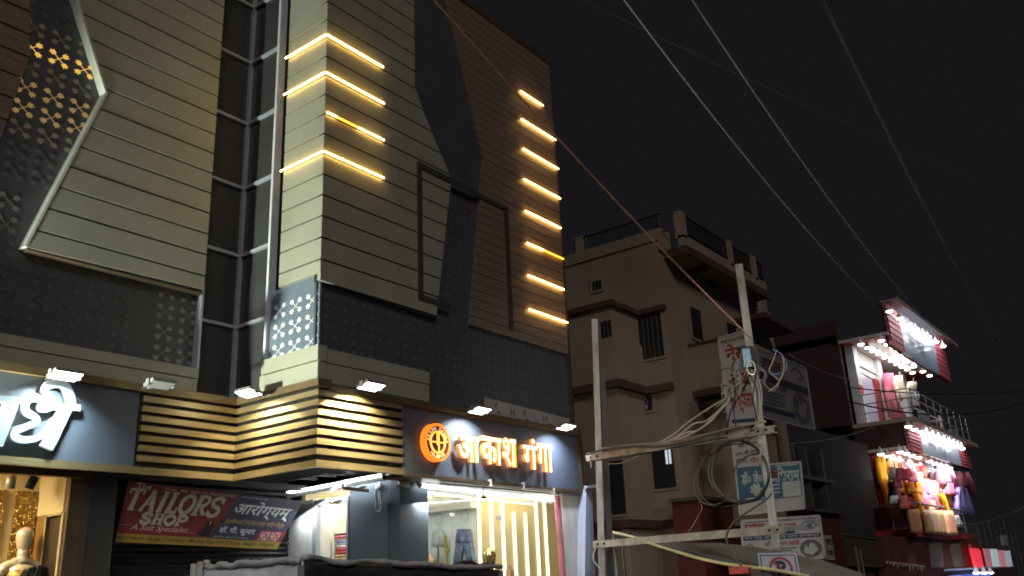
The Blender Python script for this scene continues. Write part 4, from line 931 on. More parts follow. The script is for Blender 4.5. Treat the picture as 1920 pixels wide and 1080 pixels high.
tag(b.build('hanging_beads', mat('bead_silver', (.4, .38, .36), .3, .5), None, loc=gq), 'pale dotted cluster hung in the small beige building window', 'ornament')
opening('X', XB, [(1222, 842), (1262, 836), (1266, 912), (1228, 918)], 'window', False)
q = PX(XB-.05, 1254, 857); sh_ = MB()
for k in (0, 1): sh_.box(XB-.07, XB-.045, q.y-.05+k*.08, q.y-.01+k*.08, q.z-.14, q.z+.16)
tag(sh_.build('window_glint_bars', emis('window_glint', (.8, .9, 1), .55), None, loc=q), 'twin white glint bars with painted-in glow in the lower dark window of the beige building', 'lamp')  # emissive bars stand in for a glint in the window
opening('X', x1, [(1142, 868), (1168, 862), (1172, 960), (1146, 966)], 'window', False)
b = MB(); cc = [PX(XB-.01, *p) for p in ((1178, 914), (1222, 922), (1224, 986), (1180, 984))]; b.box(XB-.03, XB-.002, cc[1].y, cc[0].y, cc[2].z, cc[0].z); b.build('pale_panel', mat('tan_panel', (.30, .19, .12), .8), bb)
# front balcony, its left flank facing the viewer
xf = 17.9
fa, fb, fc, fd_ = PX(xf, 1282, 652), PX(xf, 1383, 624), PX(xf, 1388, 722), PX(xf, 1292, 738)
bre = PY(fb.y, 1472, 840).x
b = MB(); b.box(xf, xf+.12, fb.y, YBB-.003, 5.55, fa.z); b.box(xf+.12, bre, fb.y, fb.y+.12, 5.55, fa.z); b.build('balcony_panel', M['beige'], bb)
b = MB(); b.box(xf-.06, bre+.05, fb.y-.06, YBB-.004, 5.40, 5.548); b.box(xf-.04, xf+.14, fb.y-.03, YBB-.005, fa.z+.002, fa.z+.05); b.build('band', M['trimred'], bb)
b = MB(); b.bar(V((xf-.03, fb.y-.02, 5.2)), V((xf-.03, fb.y-.02, 6.75)), .04, .04, (1, 0, 0)); b.build('downpipe', M['steel'], bb)
b = MB(); b.box(xf+.5, xf+.9, YBB-.9, YBB-.003, 0, 5.39); b.build('pillar', M['beige'], bb)
b = MB(); b.box(xf-.02, bre, fb.y-.02, YBB-.003, 2.6, 2.8); b.box(xf-.02, xf+.12, fb.y, YBB-.003, 2.802, 4.1); b.build('balcony_panel', M['beige'], bb)
b = MB(); b.box(bre-.5, bre-.1, fb.y+.15, YBB-.003, 2.81, 5.39); b.build('pillar', M['beige'], bb)
b = MB(); b.box(PY(7.7, 1432, 575).x, PY(7.7, 1485, 575).x, 7.7, YBB-.005, 7.72, 7.86); b.build('sunshade', M['trimred'], bb)
# ================================================================== DARK BUILDING BETWEEN, RED KIOSK
db = thing('dark_building', 'unlit dark building between the beige building and the lit clothes market', 'building', (28, 11, 0))
b = MB(); b.box(24.4, 33.4, 9.3, 22, 0, 5.9); b.box(24.4, 29, 9.0, 9.298, 2.7, 2.85); b.build('wall', mat('unlit_wall', (.022, .021, .0215), .9, 0, .3, 2), db)
b = MB()
for x in (25.2, 26.2, 27.6): b.box(x, x+.15, 9.1, 9.298, 2.86, 5.2)
b.box(24.6, 28.4, 9.05, 9.298, 4.2, 4.3); b.build('post', M['soffit'], db)
b = MB(); b.box(29.5, 33.2, 9.2, 9.298, 2.0, 2.1); b.box(29.5, 29.6, 9.2, 9.298, 0, 2); b.build('frame', M['soffit'], db)
rk = thing('red_kiosk', 'dark red kiosk front behind the blue and white hospital boards', 'kiosk', (19, 7.8, 0))
ka, kb_ = PY(7.9, 1312, 962), PY(7.9, 1572, 950)
b = MB(); b.box(ka.x, kb_.x, 7.9, 8.48, 0, 3.05); b.build('wall', mat('red_paint', (.10, .015, .014), .7, 0, .3, 2, dirt=.4), rk)
b = MB(); b.box(ka.x-.1, kb_.x+.1, 7.75, 8.49, 3.055, 3.13); b.build('roof', M['soffit'], rk)
b = MB(); b.box(23.1, 23.7, 7.87, 7.895, 1.9, 2.5); b.build('notice', mat('notice', (.35, .32, .3), .7), rk)
nf = Face((23.1, 7.868, 2.5), (23.7, 7.868, 2.5), (23.7, 7.868, 1.9), (23.1, 7.868, 1.9)); b = MB(); nf.text(b, 'सवास', .12, .55, .88, .85, .004, .03); nf.text(b, 'केनदर', .12, .15, .88, .45, .004, .03); b.build('lettering', M['black'], rk)
# ================================================================== SIGN BOARDS ON THE BEIGE BUILDING
redp, inkp, navyp = mat('sign_red', (.30, .02, .03), .5, 0, .1), mat('sign_ink', (.03, .03, .035), .5), mat('sign_navy', (.03, .045, .11), .5)
def board(name, label, corners, face_m, edge=None, thick=.05):
    F = Face(*corners); t = thing(name, label, 'sign', corners[3]); mb = MB(); F.slab(mb, thick); mb.build('board', face_m, t)
    mb = MB(); a, b_, c, d = corners
    for p, q in ((a, b_), (b_, c), (c, d), (d, a)): mb.bar(p+F.n*.004, q+F.n*.004, .03, .03, F.n)
    mb.build('edge_frame', edge or M['alu'], t); return F, t
xs = 16.6
whiteb = mat('sign_white', (.43, .43, .45), .5, 0, .08, 2); greyb = mat('sign_grey', (.22, .205, .20), .6, 0, .15, 2)
F, t = board('projecting_sign', 'tall narrow white hospital sign with red Devanagari words behind the pole wires', [PX(xs, 1347, 634), PX(xs, 1408, 617), PX(xs, 1430, 793), PX(xs, 1367, 798)], whiteb)
mb = MB(); F.text(mb, '9835618686', .06, .915, 1.0, .965, .004, .012); mb.build('lettering', inkp, t)
mb = MB(); F.text(mb, 'नेत्र', .15, .66, .97, .90, .004, .03); F.text(mb, 'ओपल', .16, .40, .93, .60, .004, .035); F.text(mb, 'अस्पताल', .12, .12, .97, .33, .004, .03); mb.build('lettering', redp, t)
mb = MB(); F.rect(mb, .1, .02, .9, .06, .004); mb.build('stripe', navyp, t)
yd = fb.y-.15
F, t = board('hanging_sign', 'unlit grey hospital board with round picture, under the beige balcony', [PY(yd, 1418, 652), PY(yd, 1510, 690), PY(yd, 1528, 806), PY(yd, 1428, 782)], greyb)
mb = MB(); F.text(mb, 'आयल', .05, .72, .45, .90, .004, .03); F.text(mb, 'कुमार सिंह', .12, .44, .52, .54, .004, .02); mb.build('lettering', mat('dull_red', (.11, .025, .03), .6), t)
mb = MB(); F.rect(mb, .02, .54, .98, .66, .004); F.rect(mb, .02, .10, .62, .18, .004); mb.build('stripe', mat('dull_navy', (.035, .04, .07), .6), t)
mb = MB()
for k in range(4): F.rect(mb, .05, .38-.055*k, .45-.05*(k % 2), .41-.055*k, .004)
F.poly(mb, [(.78+.17*math.cos(a*math.pi/12), .30+.25*math.sin(a*math.pi/12)) for a in range(24)], .004)
F.stroke(mb, [(.66, .84), (.74, .92), (.84, .88), (.9, .80), (.80, .76)], .03, .004); mb.build('picture', mat('dull_grey', (.10, .095, .10), .6), t)
mb = MB(); F.poly(mb, [(.70, .2), (.74, .38), (.78, .30), (.82, .42), (.88, .34), (.86, .18), (.78, .12)], .007); mb.build('picture', greyb, t)
xs2 = 15.9
F, t = board('projecting_sign', 'small white notice with black and red lines left of the second pole', [PX(xs2, 1373, 833), PX(xs2, 1424, 820), PX(xs2, 1427, 872), PX(xs2, 1378, 876)], whiteb)
mb = MB(); F.text(mb, 'सी० ए०', .2, .74, .9, .95, .004, .02); F.text(mb, 'एम.डी.एस.', .08, .42, .95, .64, .004, .02); F.text(mb, 'सरजन', .08, .12, .5, .32, .004, .02); mb.build('lettering', inkp, t)
mb = MB(); F.text(mb, 'दाँत', .6, .12, .92, .32, .004, .02); mb.build('lettering', redp, t)
blueb = mat('sign_blue', (.045, .13, .23), .5, 0, .1, 2)
F, t = board('projecting_sign', 'blue and white clinic board with a pale scalloped emblem behind the cable coil', [PX(xs2, 1379, 876), PX(xs2, 1501, 866), PX(xs2, 1509, 953), PX(xs2, 1388, 966)], whiteb)
mb = MB(); F.rect(mb, .0, .26, 1, 1, .003); mb.build('blue_print', blueb, t)
mb = MB(); F.rect(mb, .70, .28, .97, .60, .006); F.text(mb, 'डॉ० जे०', .08, .62, .40, .90, .006, .03); F.text(mb, 'अिभराम', .52, .60, .97, .92, .006, .03)
for k in range(3): F.rect(mb, .52, .54-.08*k, .66, .57-.08*k, .006)
F.rect(mb, .12, .30, .40, .33, .006)
F.poly(mb, [(.29+(.085+.016*math.cos(7*a*math.pi/21))*math.cos(a*math.pi/21), .50+(.115+.02*math.cos(7*a*math.pi/21))*math.sin(a*math.pi/21)) for a in range(42)], .006); F.rect(mb, .27, .36, .31, .40, .006); F.rect(mb, .62, .94, .96, .97, .006); mb.build('lettering', mat('sign_pale', (.46, .50, .52), .5), t)
xs3 = 15.4
F, t = board('projecting_sign', 'white eye hospital board with eye drawing and navy stripe above the tarpaulin', [PX(xs3, 1391, 977), PX(xs3, 1537, 967), PX(xs3, 1547, 1046), PX(xs3, 1394, 1052)], whiteb)
mb = MB(); F.rect(mb, 0, .50, 1, .60, .004); F.rect(mb, .36, .62, .68, .67, .004); mb.build('stripe', navyp, t)
mb = MB(); F.text(mb, 'दयाल', .02, .72, .30, .90, .004, .03); F.rect(mb, .36, .69, .70, .86, .004); F.text(mb, 'डॉ. कुमार सिंह', .28, .31, .72, .46, .004, .02); mb.build('lettering', redp, t)
mb = MB(); F.text(mb, 'नेत्र', .50, .70, .68, .85, .007, .03); F.text(mb, 'मेन रोड के सामने पास हाजीपुर', .03, .52, .97, .585, .007, .02); mb.build('lettering', mat('sign_pale2', (.5, .5, .52), .5), t)
mb = MB(); F.text(mb, 'आधुनिक नेत्र चिकित्सा केन्द्र', .05, .92, .95, .97, .004, .01)
F.stroke(mb, [(.74, .78), (.80, .86), (.87, .87), (.93, .82), (.97, .77)], .02, .004); F.stroke(mb, [(.75, .77), (.80, .71), (.87, .70), (.93, .76), (.96, .79)], .015, .005); F.stroke(mb, [(.78, .87), (.86, .91), (.94, .87)], .015, .004)
F.poly(mb, [(.86+.035*math.cos(a*math.pi/8), .785+.06*math.sin(a*math.pi/8)) for a in range(16)], .006)
for k in range(4): F.rect(mb, .38, .26-.06*k, .68-.06*(k % 2), .285-.06*k, .004)
F.poly(mb, [(.85+.13*math.cos(a*math.pi/12), .24+.21*math.sin(a*math.pi/12)) for a in range(24)], .004)
F.stroke(mb, [(.06, .34), (.09, .42), (.13, .36), (.14, .30)], .02, .004); mb.build('drawing', mat('drawing_grey', (.10, .11, .13), .6), t)
mb = MB(); F.poly(mb, [(.76, .14), (.79, .34), (.82, .24), (.85, .38), (.90, .34), (.94, .2), (.86, .08)], .007); mb.build('drawing', whiteb, t)
# ================================================================== TWIN POLE STRUCTURE
pa_, pb_ = PD(15, 1124, 900), PD(12.8, 1442, 900)
dp = thing('twin_pole_frame', 'rusty whitewashed twin steel pole frame with two crossarms carrying cables', 'utility pole', (pa_.x, pa_.y, 0))
def channel(mb, a, c, w, d, fwd):             # C-section steel from a to c
    a, c = V(a), V(c); ax = (c-a); f = V(fwd); f = (f-ax.normalized()*f.dot(ax.normalized())).normalized(); s = ax.cross(f).normalized()
    mb.obox((a+c)/2, ax/2, s*w/2, f*.006)
    for k in (-1, 1): mb.obox((a+c)/2+s*k*(w/2-.006)-f*(d/2+.006), ax/2, s*.006, f*d/2)
    return mb
view1 = -V((pa_.x, pa_.y, 0)).normalized(); leftf = V((-1, .15, 0)).normalized()
p1t, p1b = PD(15, 1115, 598), PD(15, 1131, 1080)
p1b = V((p1b.x+(p1t.x-p1b.x)*-.5, p1b.y+(p1t.y-p1b.y)*-.5, 0))
mb = MB(); channel(mb, p1b, p1t, .10, .075, (-.75, -.55, 0)); mb.build('pole', M['pole'], dp)
m_ = PD(15.12, 1129, 690); m2 = PD(15.12, 1139, 1085)
mb = MB(); mb.bar(V((m2.x, m2.y, 0)), m_, .09, .10, (-.75, -.55, 0)); mb.build('shaded_flange', mat('shaded_flange_paint', (.10, .092, .085), .7, .1, .25, 4), dp)  # bar for the pole's darker side flange, shade put into its colour
p2t, p2b = PD(12.8, 1385, 495), PD(12.8, 1457, 1036)
p2b = p2b+(p2b-p2t)*(p2b.z/(p2t.z-p2b.z))
mb = MB(); channel(mb, p2b, p2t, .105, .085, (-.8, -.25, 0)); mb.build('pole', M['pole'], dp)
def arm(pl, pr, h, nm):
    a, c = PD(14.7, *pl), PD(12.4, *pr); mb = MB(); channel(mb, a, c, h, .07, (-.85, -.3, 0)); o = mb.build(nm, M['pole'], dp)
    mb = MB(); f = V((-.85, -.3, 0)).normalized()
    for u in (.03, .07, .93, .965): p = a.lerp(c, u)+f*.012; mb.lathe(p, f, [(0, .018), (.012, .018), (.02, .01)], 8)
    mb.build('bolt', M['black'], o)
    return a, c
ua, uc = arm((1099, 859), (1451, 804), .10, 'crossarm'); la, lc = arm((1112, 1021), (1473, 992), .105, 'crossarm')
mb = MB(); q = ua.lerp(uc, .03); mb.bar(q+V((0, 0, -.03)), q+V((0, 0, -.16)), .03, .03, (1, 0, 0)); mb.bar(q+V((0, 0, -.16)), q+V((.1, 0, -.16)), .03, .03); q = lc+V((.0, -.05, 0)); mb.bar(lc, lc+V((.02, -.25, 0)), .05, .06); mb.build('clamp', M['steel'], dp)
q = PD(12.55, 1399, 672)
bx_ = thing('meter_box', 'pale blue meter box strapped to the second pole in front of the white sign', 'meter box', q)
d1 = V((RT.x, RT.y, 0)).normalized(); d2 = V((-d1.y, d1.x, 0))
mb = MB(); mb.obox(q, d1*.055, d2*.05, V((.0, 0, .13))); mb.build('box', mat('pale_blue_paint', (.24, .42, .52), .5, 0, .15, 5), bx_)
mb = MB(); mb.obox(q+d1*.085, d1*.028, d2*.055, V((0, 0, .15))); mb.obox(q+V((0, 0, .145)), d1*.1, d2*.06, V((0, 0, .012))); mb.build('cover', M['black'], bx_)
# no-parking plate
yv = [PD(12.4, *p) for p in ((1420, 1037), (1493, 1036), (1507, 1110), (1432, 1112))]
F = Face(*yv); t = thing('no_parking_sign', 'square white no-parking plate with red ring and slashed black P', 'sign', yv[3])
mb = MB(); F.slab(mb, .012); mb.build('plate', mat('plate_white', (.44, .45, .50), .4, 0, .06, 3), t)
mb = MB()
for u0, v0, u1, v1 in ((.05, .93, .95, .95), (.05, .05, .95, .07), (.05, .07, .07, .93), (.93, .07, .95, .93)): F.rect(mb, u0, v0, u1, v1, .003)
F.text(mb, 'P', .43, .42, .68, .80, .003, .05); mb.build('lettering', inkp, t)
mb = MB(); F.stroke(mb, [(.545+.27*math.cos(a*math.pi/16), .60+.27*math.sin(a*math.pi/16)) for a in range(33)], .06, .0055, .001, 2); F.stroke(mb, [(.36, .79), (.73, .41)], .055, .007, .001, smooth=False); mb.build('ring', mat('sign_ring', (.30, .045, .05), .5), t)
mb = MB()
for u, v in ((.15, .86), (.68, .87)): mb.lathe(F.at(u, v, .003), F.n, [(0, .007), (.006, .007)], 8)
mb.build('bolt', M['steel'], t)
# ------------------------------------------------------------------ cables on the frame
def cable(pts, r, m, label, name='cable', cat='cable', group=None, k=6):
    mb = MB(); mb.tube(smooth_line(pts, k), r, 6); o = mb.build(name, m, None, True, loc=pts[0]); tag(o, label, cat, group); return o
def cpx(d, *pp): return [PD(d+(0 if len(p) < 3 else p[2]), p[0], p[1]) for p in pp]
cable(cpx(13.2, (1413, 806, -.7), (1380, 812), (1352, 840), (1330, 870), (1331, 900), (1350, 925), (1385, 940), (1418, 935), (1440, 905, -.6), (1436, 868, -.6), (1415, 838), (1380, 825), (1350, 838), (1335, 872), (1338, 905), (1362, 935), (1398, 941), (1430, 928), (1447, 890, -.4)), .020, M['cable'], 'thick coil of grey cable hanging between the two crossarms', 'cable_coil')
cable(cpx(13.3, (1340, 800), (1335, 835), (1322, 858), (1306, 885), (1302, 915), (1312, 938), (1335, 947), (1358, 940), (1370, 928)), .014, M['cable'], 'slack grey cable loop left of the thick coil', 'cable_loop')
cable(cpx(13.0, (1424, 850), (1396, 858), (1378, 880), (1374, 905), (1370, 925), (1358, 934)), .012, M['cable'], 'thin cable arc crossing in front of the blue clinic board', 'cable_loop')
cable(cpx(12.5, (1447, 925), (1435, 938), (1405, 958), (1380, 975), (1368, 990), (1362, 1010), (1370, 1035), (1385, 1055), (1402, 1075)), .015, M['cable'], 'grey cable dropping from the second pole past the lower crossarm', 'cable')
for i, (pts, lb) in enumerate((
    ([(1232, 832), (1262, 815), (1290, 792), (1330, 765), (1362, 745), (1388, 722), (1402, 698)], 'topmost tan cable of the bundle rising from the upper crossarm to the pole'),
    ([(1240, 833), (1270, 818), (1300, 795), (1322, 790), (1345, 772), (1372, 742), (1396, 712)], 'middle tan cable of the rising bundle'),
    ([(1262, 826), (1285, 812), (1310, 806), (1338, 782), (1356, 760), (1382, 738), (1404, 716)], 'third tan cable of the rising bundle, kinked near its middle'),
    ([(1268, 826), (1298, 812), (1330, 792), (1350, 770), (1370, 752), (1398, 730)], 'lowest tan cable of the rising bundle'))):
    cable(cpx(13.0, *pts), .014, M['cable_t'], lb)
cable([ua.lerp(uc, u)+V((-.09, -.02, .03+.05*math.sin(u*9))) for u in (.02, .12, .25, .38, .5, .62, .75, .88)], .017, M['cable'], 'grey cable draped along the front of the upper crossarm')
cable([ua.lerp(uc, u)+V((-.06, -.02, .075+.03*math.sin(u*7+1))) for u in (.1, .25, .4, .55, .7, .85, .97)], .015, M['cable_t'], 'tan cable lying on top of the upper crossarm')
cable([ua.lerp(uc, u)+V((-.08, 0, -.06-.03*math.sin(u*6))) for u in (.08, .2, .35, .5, .65, .8)], .010, M['cable_b'], 'black cable tied under the upper crossarm')
cable(cpx(13.1, (1385, 690), (1372, 720), (1358, 760), (1350, 800), (1344, 830)), .010, M['cable_b'], 'black wire hanging down in front of the white sign left edge')
cable(cpx(12.9, (1388, 660, -.3), (1372, 690), (1378, 730), (1376, 770), (1380, 800)), .009, M['cable_b'], 'black wire looping over the middle of the white hospital sign')
cable(cpx(12.6, (1404, 650), (1418, 676), (1416, 715), (1412, 745), (1420, 790)), .011, M['cable_b'], 'black wire running down the second pole beside the meter box')
cable(cpx(12.7, (1448, 655), (1462, 662), (1473, 678), (1474, 692), (1462, 700), (1446, 702)), .010, mat('blue_cable', (.10, .20, .42), .5), 'bright blue cable loop right of the second pole')
cable(cpx(12.7, (1466, 665), (1470, 685), (1466, 705), (1456, 722), (1440, 735)), .009, mat('yellow_cable', (.36, .32, .12), .5), 'yellow cable curving right of the second pole')
cable(cpx(12.7, (1456, 656), (1448, 680), (1442, 695), (1452, 706), (1462, 714)), .009, M['cable_t'], 'short tan cable right of the second pole, inside the blue loop')
cable(cpx(13.4, (1424, 812), (1395, 830), (1360, 836), (1322, 862), (1308, 900), (1318, 934), (1348, 950), (1385, 946), (1420, 938)), .011, M['cable'], 'thin outer cable loop round the left side of the thick coil')
cable(cpx(12.8, (1406, 700), (1392, 735), (1372, 768), (1366, 790), (1362, 815)), .012, M['cable_b'], 'black cable from the wire tangle down to the upper crossarm')
cable(cpx(12.7, (1410, 690), (1425, 720), (1428, 760), (1420, 790), (1412, 806)), .010, M['cable_t'], 'tan cable hugging the second pole below the tangle')
cable(cpx(12.9, (1345, 700), (1362, 690), (1380, 700), (1372, 722), (1352, 720), (1346, 705)), .008, M['cable'], 'small grey cable ring at the left edge of the white hospital sign')
mb = MB(); rr = random.Random(21); c0 = PD(12.6, 1392, 695)
for k in range(15):
    s = c0+d1*rr.uniform(-.25, .22)+V((0, 0, rr.uniform(-.25, .2))); pts = [s]
    for j in range(5): pts.append(pts[-1]+d1*rr.uniform(-.14, .14)+V((rr.uniform(-.05, .05), 0, rr.uniform(-.16, .13))))
    mb.tube(smooth_line(pts, 4), .005+.004*rr.random(), 5)
tag(mb.build('wire_tangle', mat('tangle_wire', (.30, .28, .25), .6, 0, .3, 9), None, True, loc=c0), 'tangle of thin grey wires wrapped round the second pole and white sign', 'wire tangle')
mb = MB(); c0 = PD(12.5, 1408, 690); mb.tube([c0+d1*.1*math.cos(a)*.6+V((0, 0, .1*math.sin(a))) for a in [k*.5 for k in range(30)]], .012, 5); tag(mb.build('clamp_connector', mat('brassy_clamp', (.7, .6, .42), .3, .4), None, True, loc=c0), 'shiny brassy wound clamp on the second pole beside the wire tangle', 'clamp')
q = PD(12.5, 1452, 888); mb = MB(); mb.lathe(q+V((0, 0, -.06)), (0, 0, 1), [(0, .02), (.02, .05), (.05, .03), (.07, .05), (.10, .045), (.12, .02)], 12); tag(mb.build('insulator', mat('brown_porcelain', (.10, .035, .03), .2), None, True, loc=q), 'brown porcelain insulator on the second pole above the lower crossarm', 'insulator')
cable(cpx(13.5, (1310, 940), (1316, 952), (1305, 975), (1296, 990), (1290, 998)), .005, M['wire'], 'thin pale wire hanging below the slack cable loop')
cable(cpx(15, (1140, 870), (1165, 868), (1190, 858), (1215, 846)), .008, M['cable_t'], 'short tan wire end under the upper crossarm near the first pole')
cable(cpx(14.2, (1116, 1028), (1112, 1045), (1118, 1058), (1126, 1066)), .008, M['white'], 'white wire curl at the foot of the lower crossarm near the first pole')
# ------------------------------------------------------------------ overhead wires
def wire(p, q, r, m, label, sag=.25, n=20):
    p, q = V(p), V(q); pts = [p.lerp(q, k/n)-V((0, 0, sag*4*(k/n)*(1-k/n))) for k in range(n+1)]
    mb = MB(); mb.tube(pts, r, 5); tag(mb.build('overhead_wire', m, None, True, loc=p), label, 'wire', 'overhead wires')
wire(PD(6.6, 700, -130), PD(12.6, 1408, 634), .011, M['cable_p'], 'reddish overhead cable running down across the wood cladding to the pole', .12)
gw_ = mat('grey_wire', (.24, .23, .245), .6)
wire(PD(9, 1090, -110), PD(19, 1648, 575), .013, gw_, 'leftmost long grey overhead wire in the night sky', .3)
wire(PD(9, 1240, -90), PD(19, 1735, 600), .013, gw_, 'second long grey overhead wire from the left in the night sky', .3)
wire(PD(9, 1490, -110), PD(19, 1870, 640), .016, gw_, 'rightmost long grey overhead wire in the night sky', .25)
fw = mat('faint_wire', (.10, .095, .10), .6)
wire(PD(14, 1050, -20), PD(24, 1860, 350), .009, fw, 'faint thin overhead wire crossing the grey wires at a shallow angle', .1)
wire(PD(13, 1640, -20), PD(22, 1925, 120), .009, fw, 'faint thin overhead wire in the top right corner of the sky', .1)
bw = mat('black_service_wire', (.02, .02, .022), .5)
wire(PD(25, 1440, 700), PD(30, 1960, 728), .018, bw, 'upper black service wire crossing before the lit upper balcony', .35)
wire(PD(25, 1590, 752), PD(29, 1960, 742), .022, bw, 'lower black service wire crossing before the lit upper balcony', .45)
wire(PD(20, 1470, 832), PD(26, 1640, 800), .010, gw_, 'thin wire stretched across the dark building beside the market', .1)
wire(PD(22, 1800, 985), PD(14, 1960, 930), .012, gw_, 'pale wire rising to the right below the purple dress', .1)
wire(PD(22, 1770, 1022), PD(18, 1900, 985), .010, gw_, 'second pale wire rising to the right, above the red lit panel', .05)
wire(PD(15, 1480, 665), PD(22, 1600, 712), .009, gw_, 'short pale wire leaving the dark hospital board to the right', .08)
# ================================================================== TARPAULIN AWNING AT THE FOOT OF THE FRAME
aw = thing('tarpaulin_awning', 'sagging grey-green tarpaulin awning with a pale yellow lit rim', 'awning', PD(13, 1300, 1050))
rimp = [PD(d, x, y) for d, x, y in ((14.6, 1150, 996), (14.2, 1185, 1004), (13.8, 1225, 1018), (13.4, 1270, 1032), (13.0, 1320, 1046), (12.6, 1380, 1057), (12.2, 1440, 1064), (11.9, 1520, 1078))]
topp = [PD(d, x, y) for d, x, y in ((15.4, 1165, 996), (15.3, 1215, 1008), (15.3, 1290, 1018), (15.2, 1350, 1018), (15.1, 1420, 1026), (15.0, 1470, 1036), (14.9, 1540, 1050), (14.8, 1620, 1076))]
mb = MB(); nA = 8; vs = []
for j in range(7):
    f = j/6
    for i in range(nA): vs.append(rimp[i].lerp(topp[i], f)+V((0, 0, .035*math.sin(i*2.3+j*1.7)*(f*(1-f)*4)-.10*math.sin(math.pi*f))))
N = len(vs); fs = [(j*nA+i, j*nA+i+1, (j+1)*nA+i+1, (j+1)*nA+i) for j in range(6) for i in range(nA-1)]
mb.add(vs+[p-V((0, 0, .012)) for p in vs], fs+[tuple(reversed([N+k for k in f])) for f in fs]); mb.build('tarpaulin', mat('olive_tarpaulin', (.22, .215, .185), .6, 0, .35, 3, bump=.6, bscale=6), aw, True)
mb = MB(); mb.tube(smooth_line([p+V((0, 0, -.02)) for p in rimp], 4), .022, 6); mb.build('rim', mat('pale_yellow_rim', (.75, .70, .38), .6, 0, .2, 5), aw, True)
mb = MB()
for p in (rimp[0], topp[0], rimp[-1], topp[-1]): mb.tube([(p.x, p.y, 0), p], .02, 6)
mb.build('prop', M['steel'], aw)
lamp('stall_bulb', 'POINT', tuple(PD(12.5, 1290, 1085)+V((0, 0, -.25))), 5, (1, .9, .55), .05)
q = PD(12.4, 1386, 1069); mb = MB(); mb.obox(q, d1*.13, d2*.01, V((0, 0, .045))); tag(mb.build('red_packet', mat('red_plastic', (.65, .08, .07), .5, 0, .4, 12), None, loc=q), 'small red packet hanging under the tarpaulin awning rim', 'packet')
q = [PY(8.40, *p) for p in ((1099, 916), (1110, 916), (1117, 1110), (1096, 1110))]
fl = thing('flex_board_edge', 'bluish white upright board edge beside the pale plaster pier', 'board', q[3])
mb = MB(); mb.prism(q, (0, .30, 0)); mb.build('board', mat('bluish_white', (.62, .66, .78), .6, 0, .06), fl)
mb = MB(); mb.bar(q[0]+V((-.05, -.02, .02)), q[1]+V((.10, -.02, .04)), .06, .05); mb.build('cap', M['white'], fl)
# ================================================================== CLOTHES MARKET WITH LIT SIGNS
X3, Y3, Y4 = 34.06, 8.0, 9.55
mk = thing('clothes_market', 'three-storey clothes market with red lit sign boxes and open display floors', 'building', (39, 12, 0))
mred = mat('market_red', (.34, .035, .04), .5, 0, .2, 2); mdark = mat('market_dark_wall', (.06, .03, .03), .8, 0, .25, 2); mpale = mat('market_pale', (.58, .56, .52), .55, 0, .08, 2); mwhite = mat('market_column', (.72, .76, .78), .4, 0, .05, 2)
xe3 = 44.2
b = MB(); b.box(X3+.3, xe3, 13.5, 22, 0, 10.9); b.box(X3, X3+.3, Y4+.35, 22, 0, 10.9); b.box(xe3-.3, xe3, Y4, 22, 0, 10.9); b.box(X3, xe3, Y4+.6, 13.5, 6.5, 6.82); b.box(X3, xe3, Y4+.6, 13.5, 2.6, 2.88); b.box(X3, xe3, Y4+.4, 22, 10.0, 10.3)
b.build('wall', mdark, mk)
# floor slabs and soffits of the cantilevered verandas
b = MB(); b.box(X3, 43.5, Y3+.05, Y4+.6, 9.93, 10.05); b.build('upper_soffit', mpale, mk)
b = MB(); b.box(X3, 34.9, Y3+.05, Y4+.6, 9.90, 9.926); b.box(41.9, 43.5, Y3+.05, Y4+.6, 9.90, 9.926); b.build('red_border', mred, mk)
sfl = P('Y', Y3-.4, 1832, 838)
b = MB(); b.box(X3, 44.8, Y3-.30, Y4+.6, 6.66, 6.80); b.build('upper_floor_slab', mat('slab_pale', (.45, .36, .32), .7, 0, .15, 2), mk)
b = MB(); b.box(X3, X3+.06, Y3+.0, Y4+.6, 5.80, 6.64); b.build('sign_side', mdark, mk)
b = MB(); b.box(X3, 43.0, Y3+.05, Y4+.6, 5.70, 5.80); b.build('lower_soffit', mpale, mk)
b = MB(); b.box(X3, 34.9, Y3+.05, Y4+.6, 5.66, 5.698); b.box(41.5, 43.0, Y3+.05, Y4+.6, 5.66, 5.698); b.build('red_border', mred, mk)
b = MB(); b.box(X3-1.6, 41, Y3-.02, Y4+.6, 2.62, 2.86); b.build('balcony_slab', mred, mk)
# columns of the upper floor
cx_ = [PY(Y4, 1606, 700).x, PY(Y4, 1652, 720).x, PY(Y4, 1698, 740).x]
for x in cx_: MB().box(x-.02, x+.50, Y4-.02, Y4+.3, 6.81, 9.90).build('column', mwhite, mk)
gl = mat('pale_shop_glass', (.42, .50, .62), .12, 0, .06, 1, spec=.8)
b = MB(); b.box(cx_[0]+.5, cx_[1]-.6, Y4+.16, Y4+.2, 6.82, 9.0); b.build('shop_glass', gl, mk)
b = MB(); b.box(cx_[0]+.5, cx_[1], Y4+.12, Y4+.22, 9.0, 9.9); b.box(cx_[0]+.5, cx_[1], Y4+.06, Y4+.10, 9.25, 9.3); b.build('shutter_box', mpale, mk)
b = MB(); b.box(cx_[1]-.62, cx_[1]-.02, Y4+.05, Y4+.21, 6.82, 9.0); b.build('red_pilaster', mred, mk)
b = MB(); b.box(cx_[0]+.0, cx_[0]+.45, Y4-.03, Y4-.022, 8.0, 8.35); b.build('red_notice', mat('notice_red', (.75, .05, .06), .5), mk)
b = MB(); b.box(cx_[1]+.5, cx_[2], Y4+.35, Y4+.4, 6.82, 9.9); b.box(cx_[2]+.5, xe3-.3, Y4+.5, Y4+.55, 6.82, 9.9); b.build('back_panel', mat('maroon_panel', (.10, .03, .04), .6, 0, .3, 2), mk)
b = MB(); b.box(X3, xe3, Y4+.55, Y4+.6, 2.88, 5.70); b.build('back_panel', mat('dark_maroon_panel', (.07, .02, .025), .7, 0, .3, 2), mk)
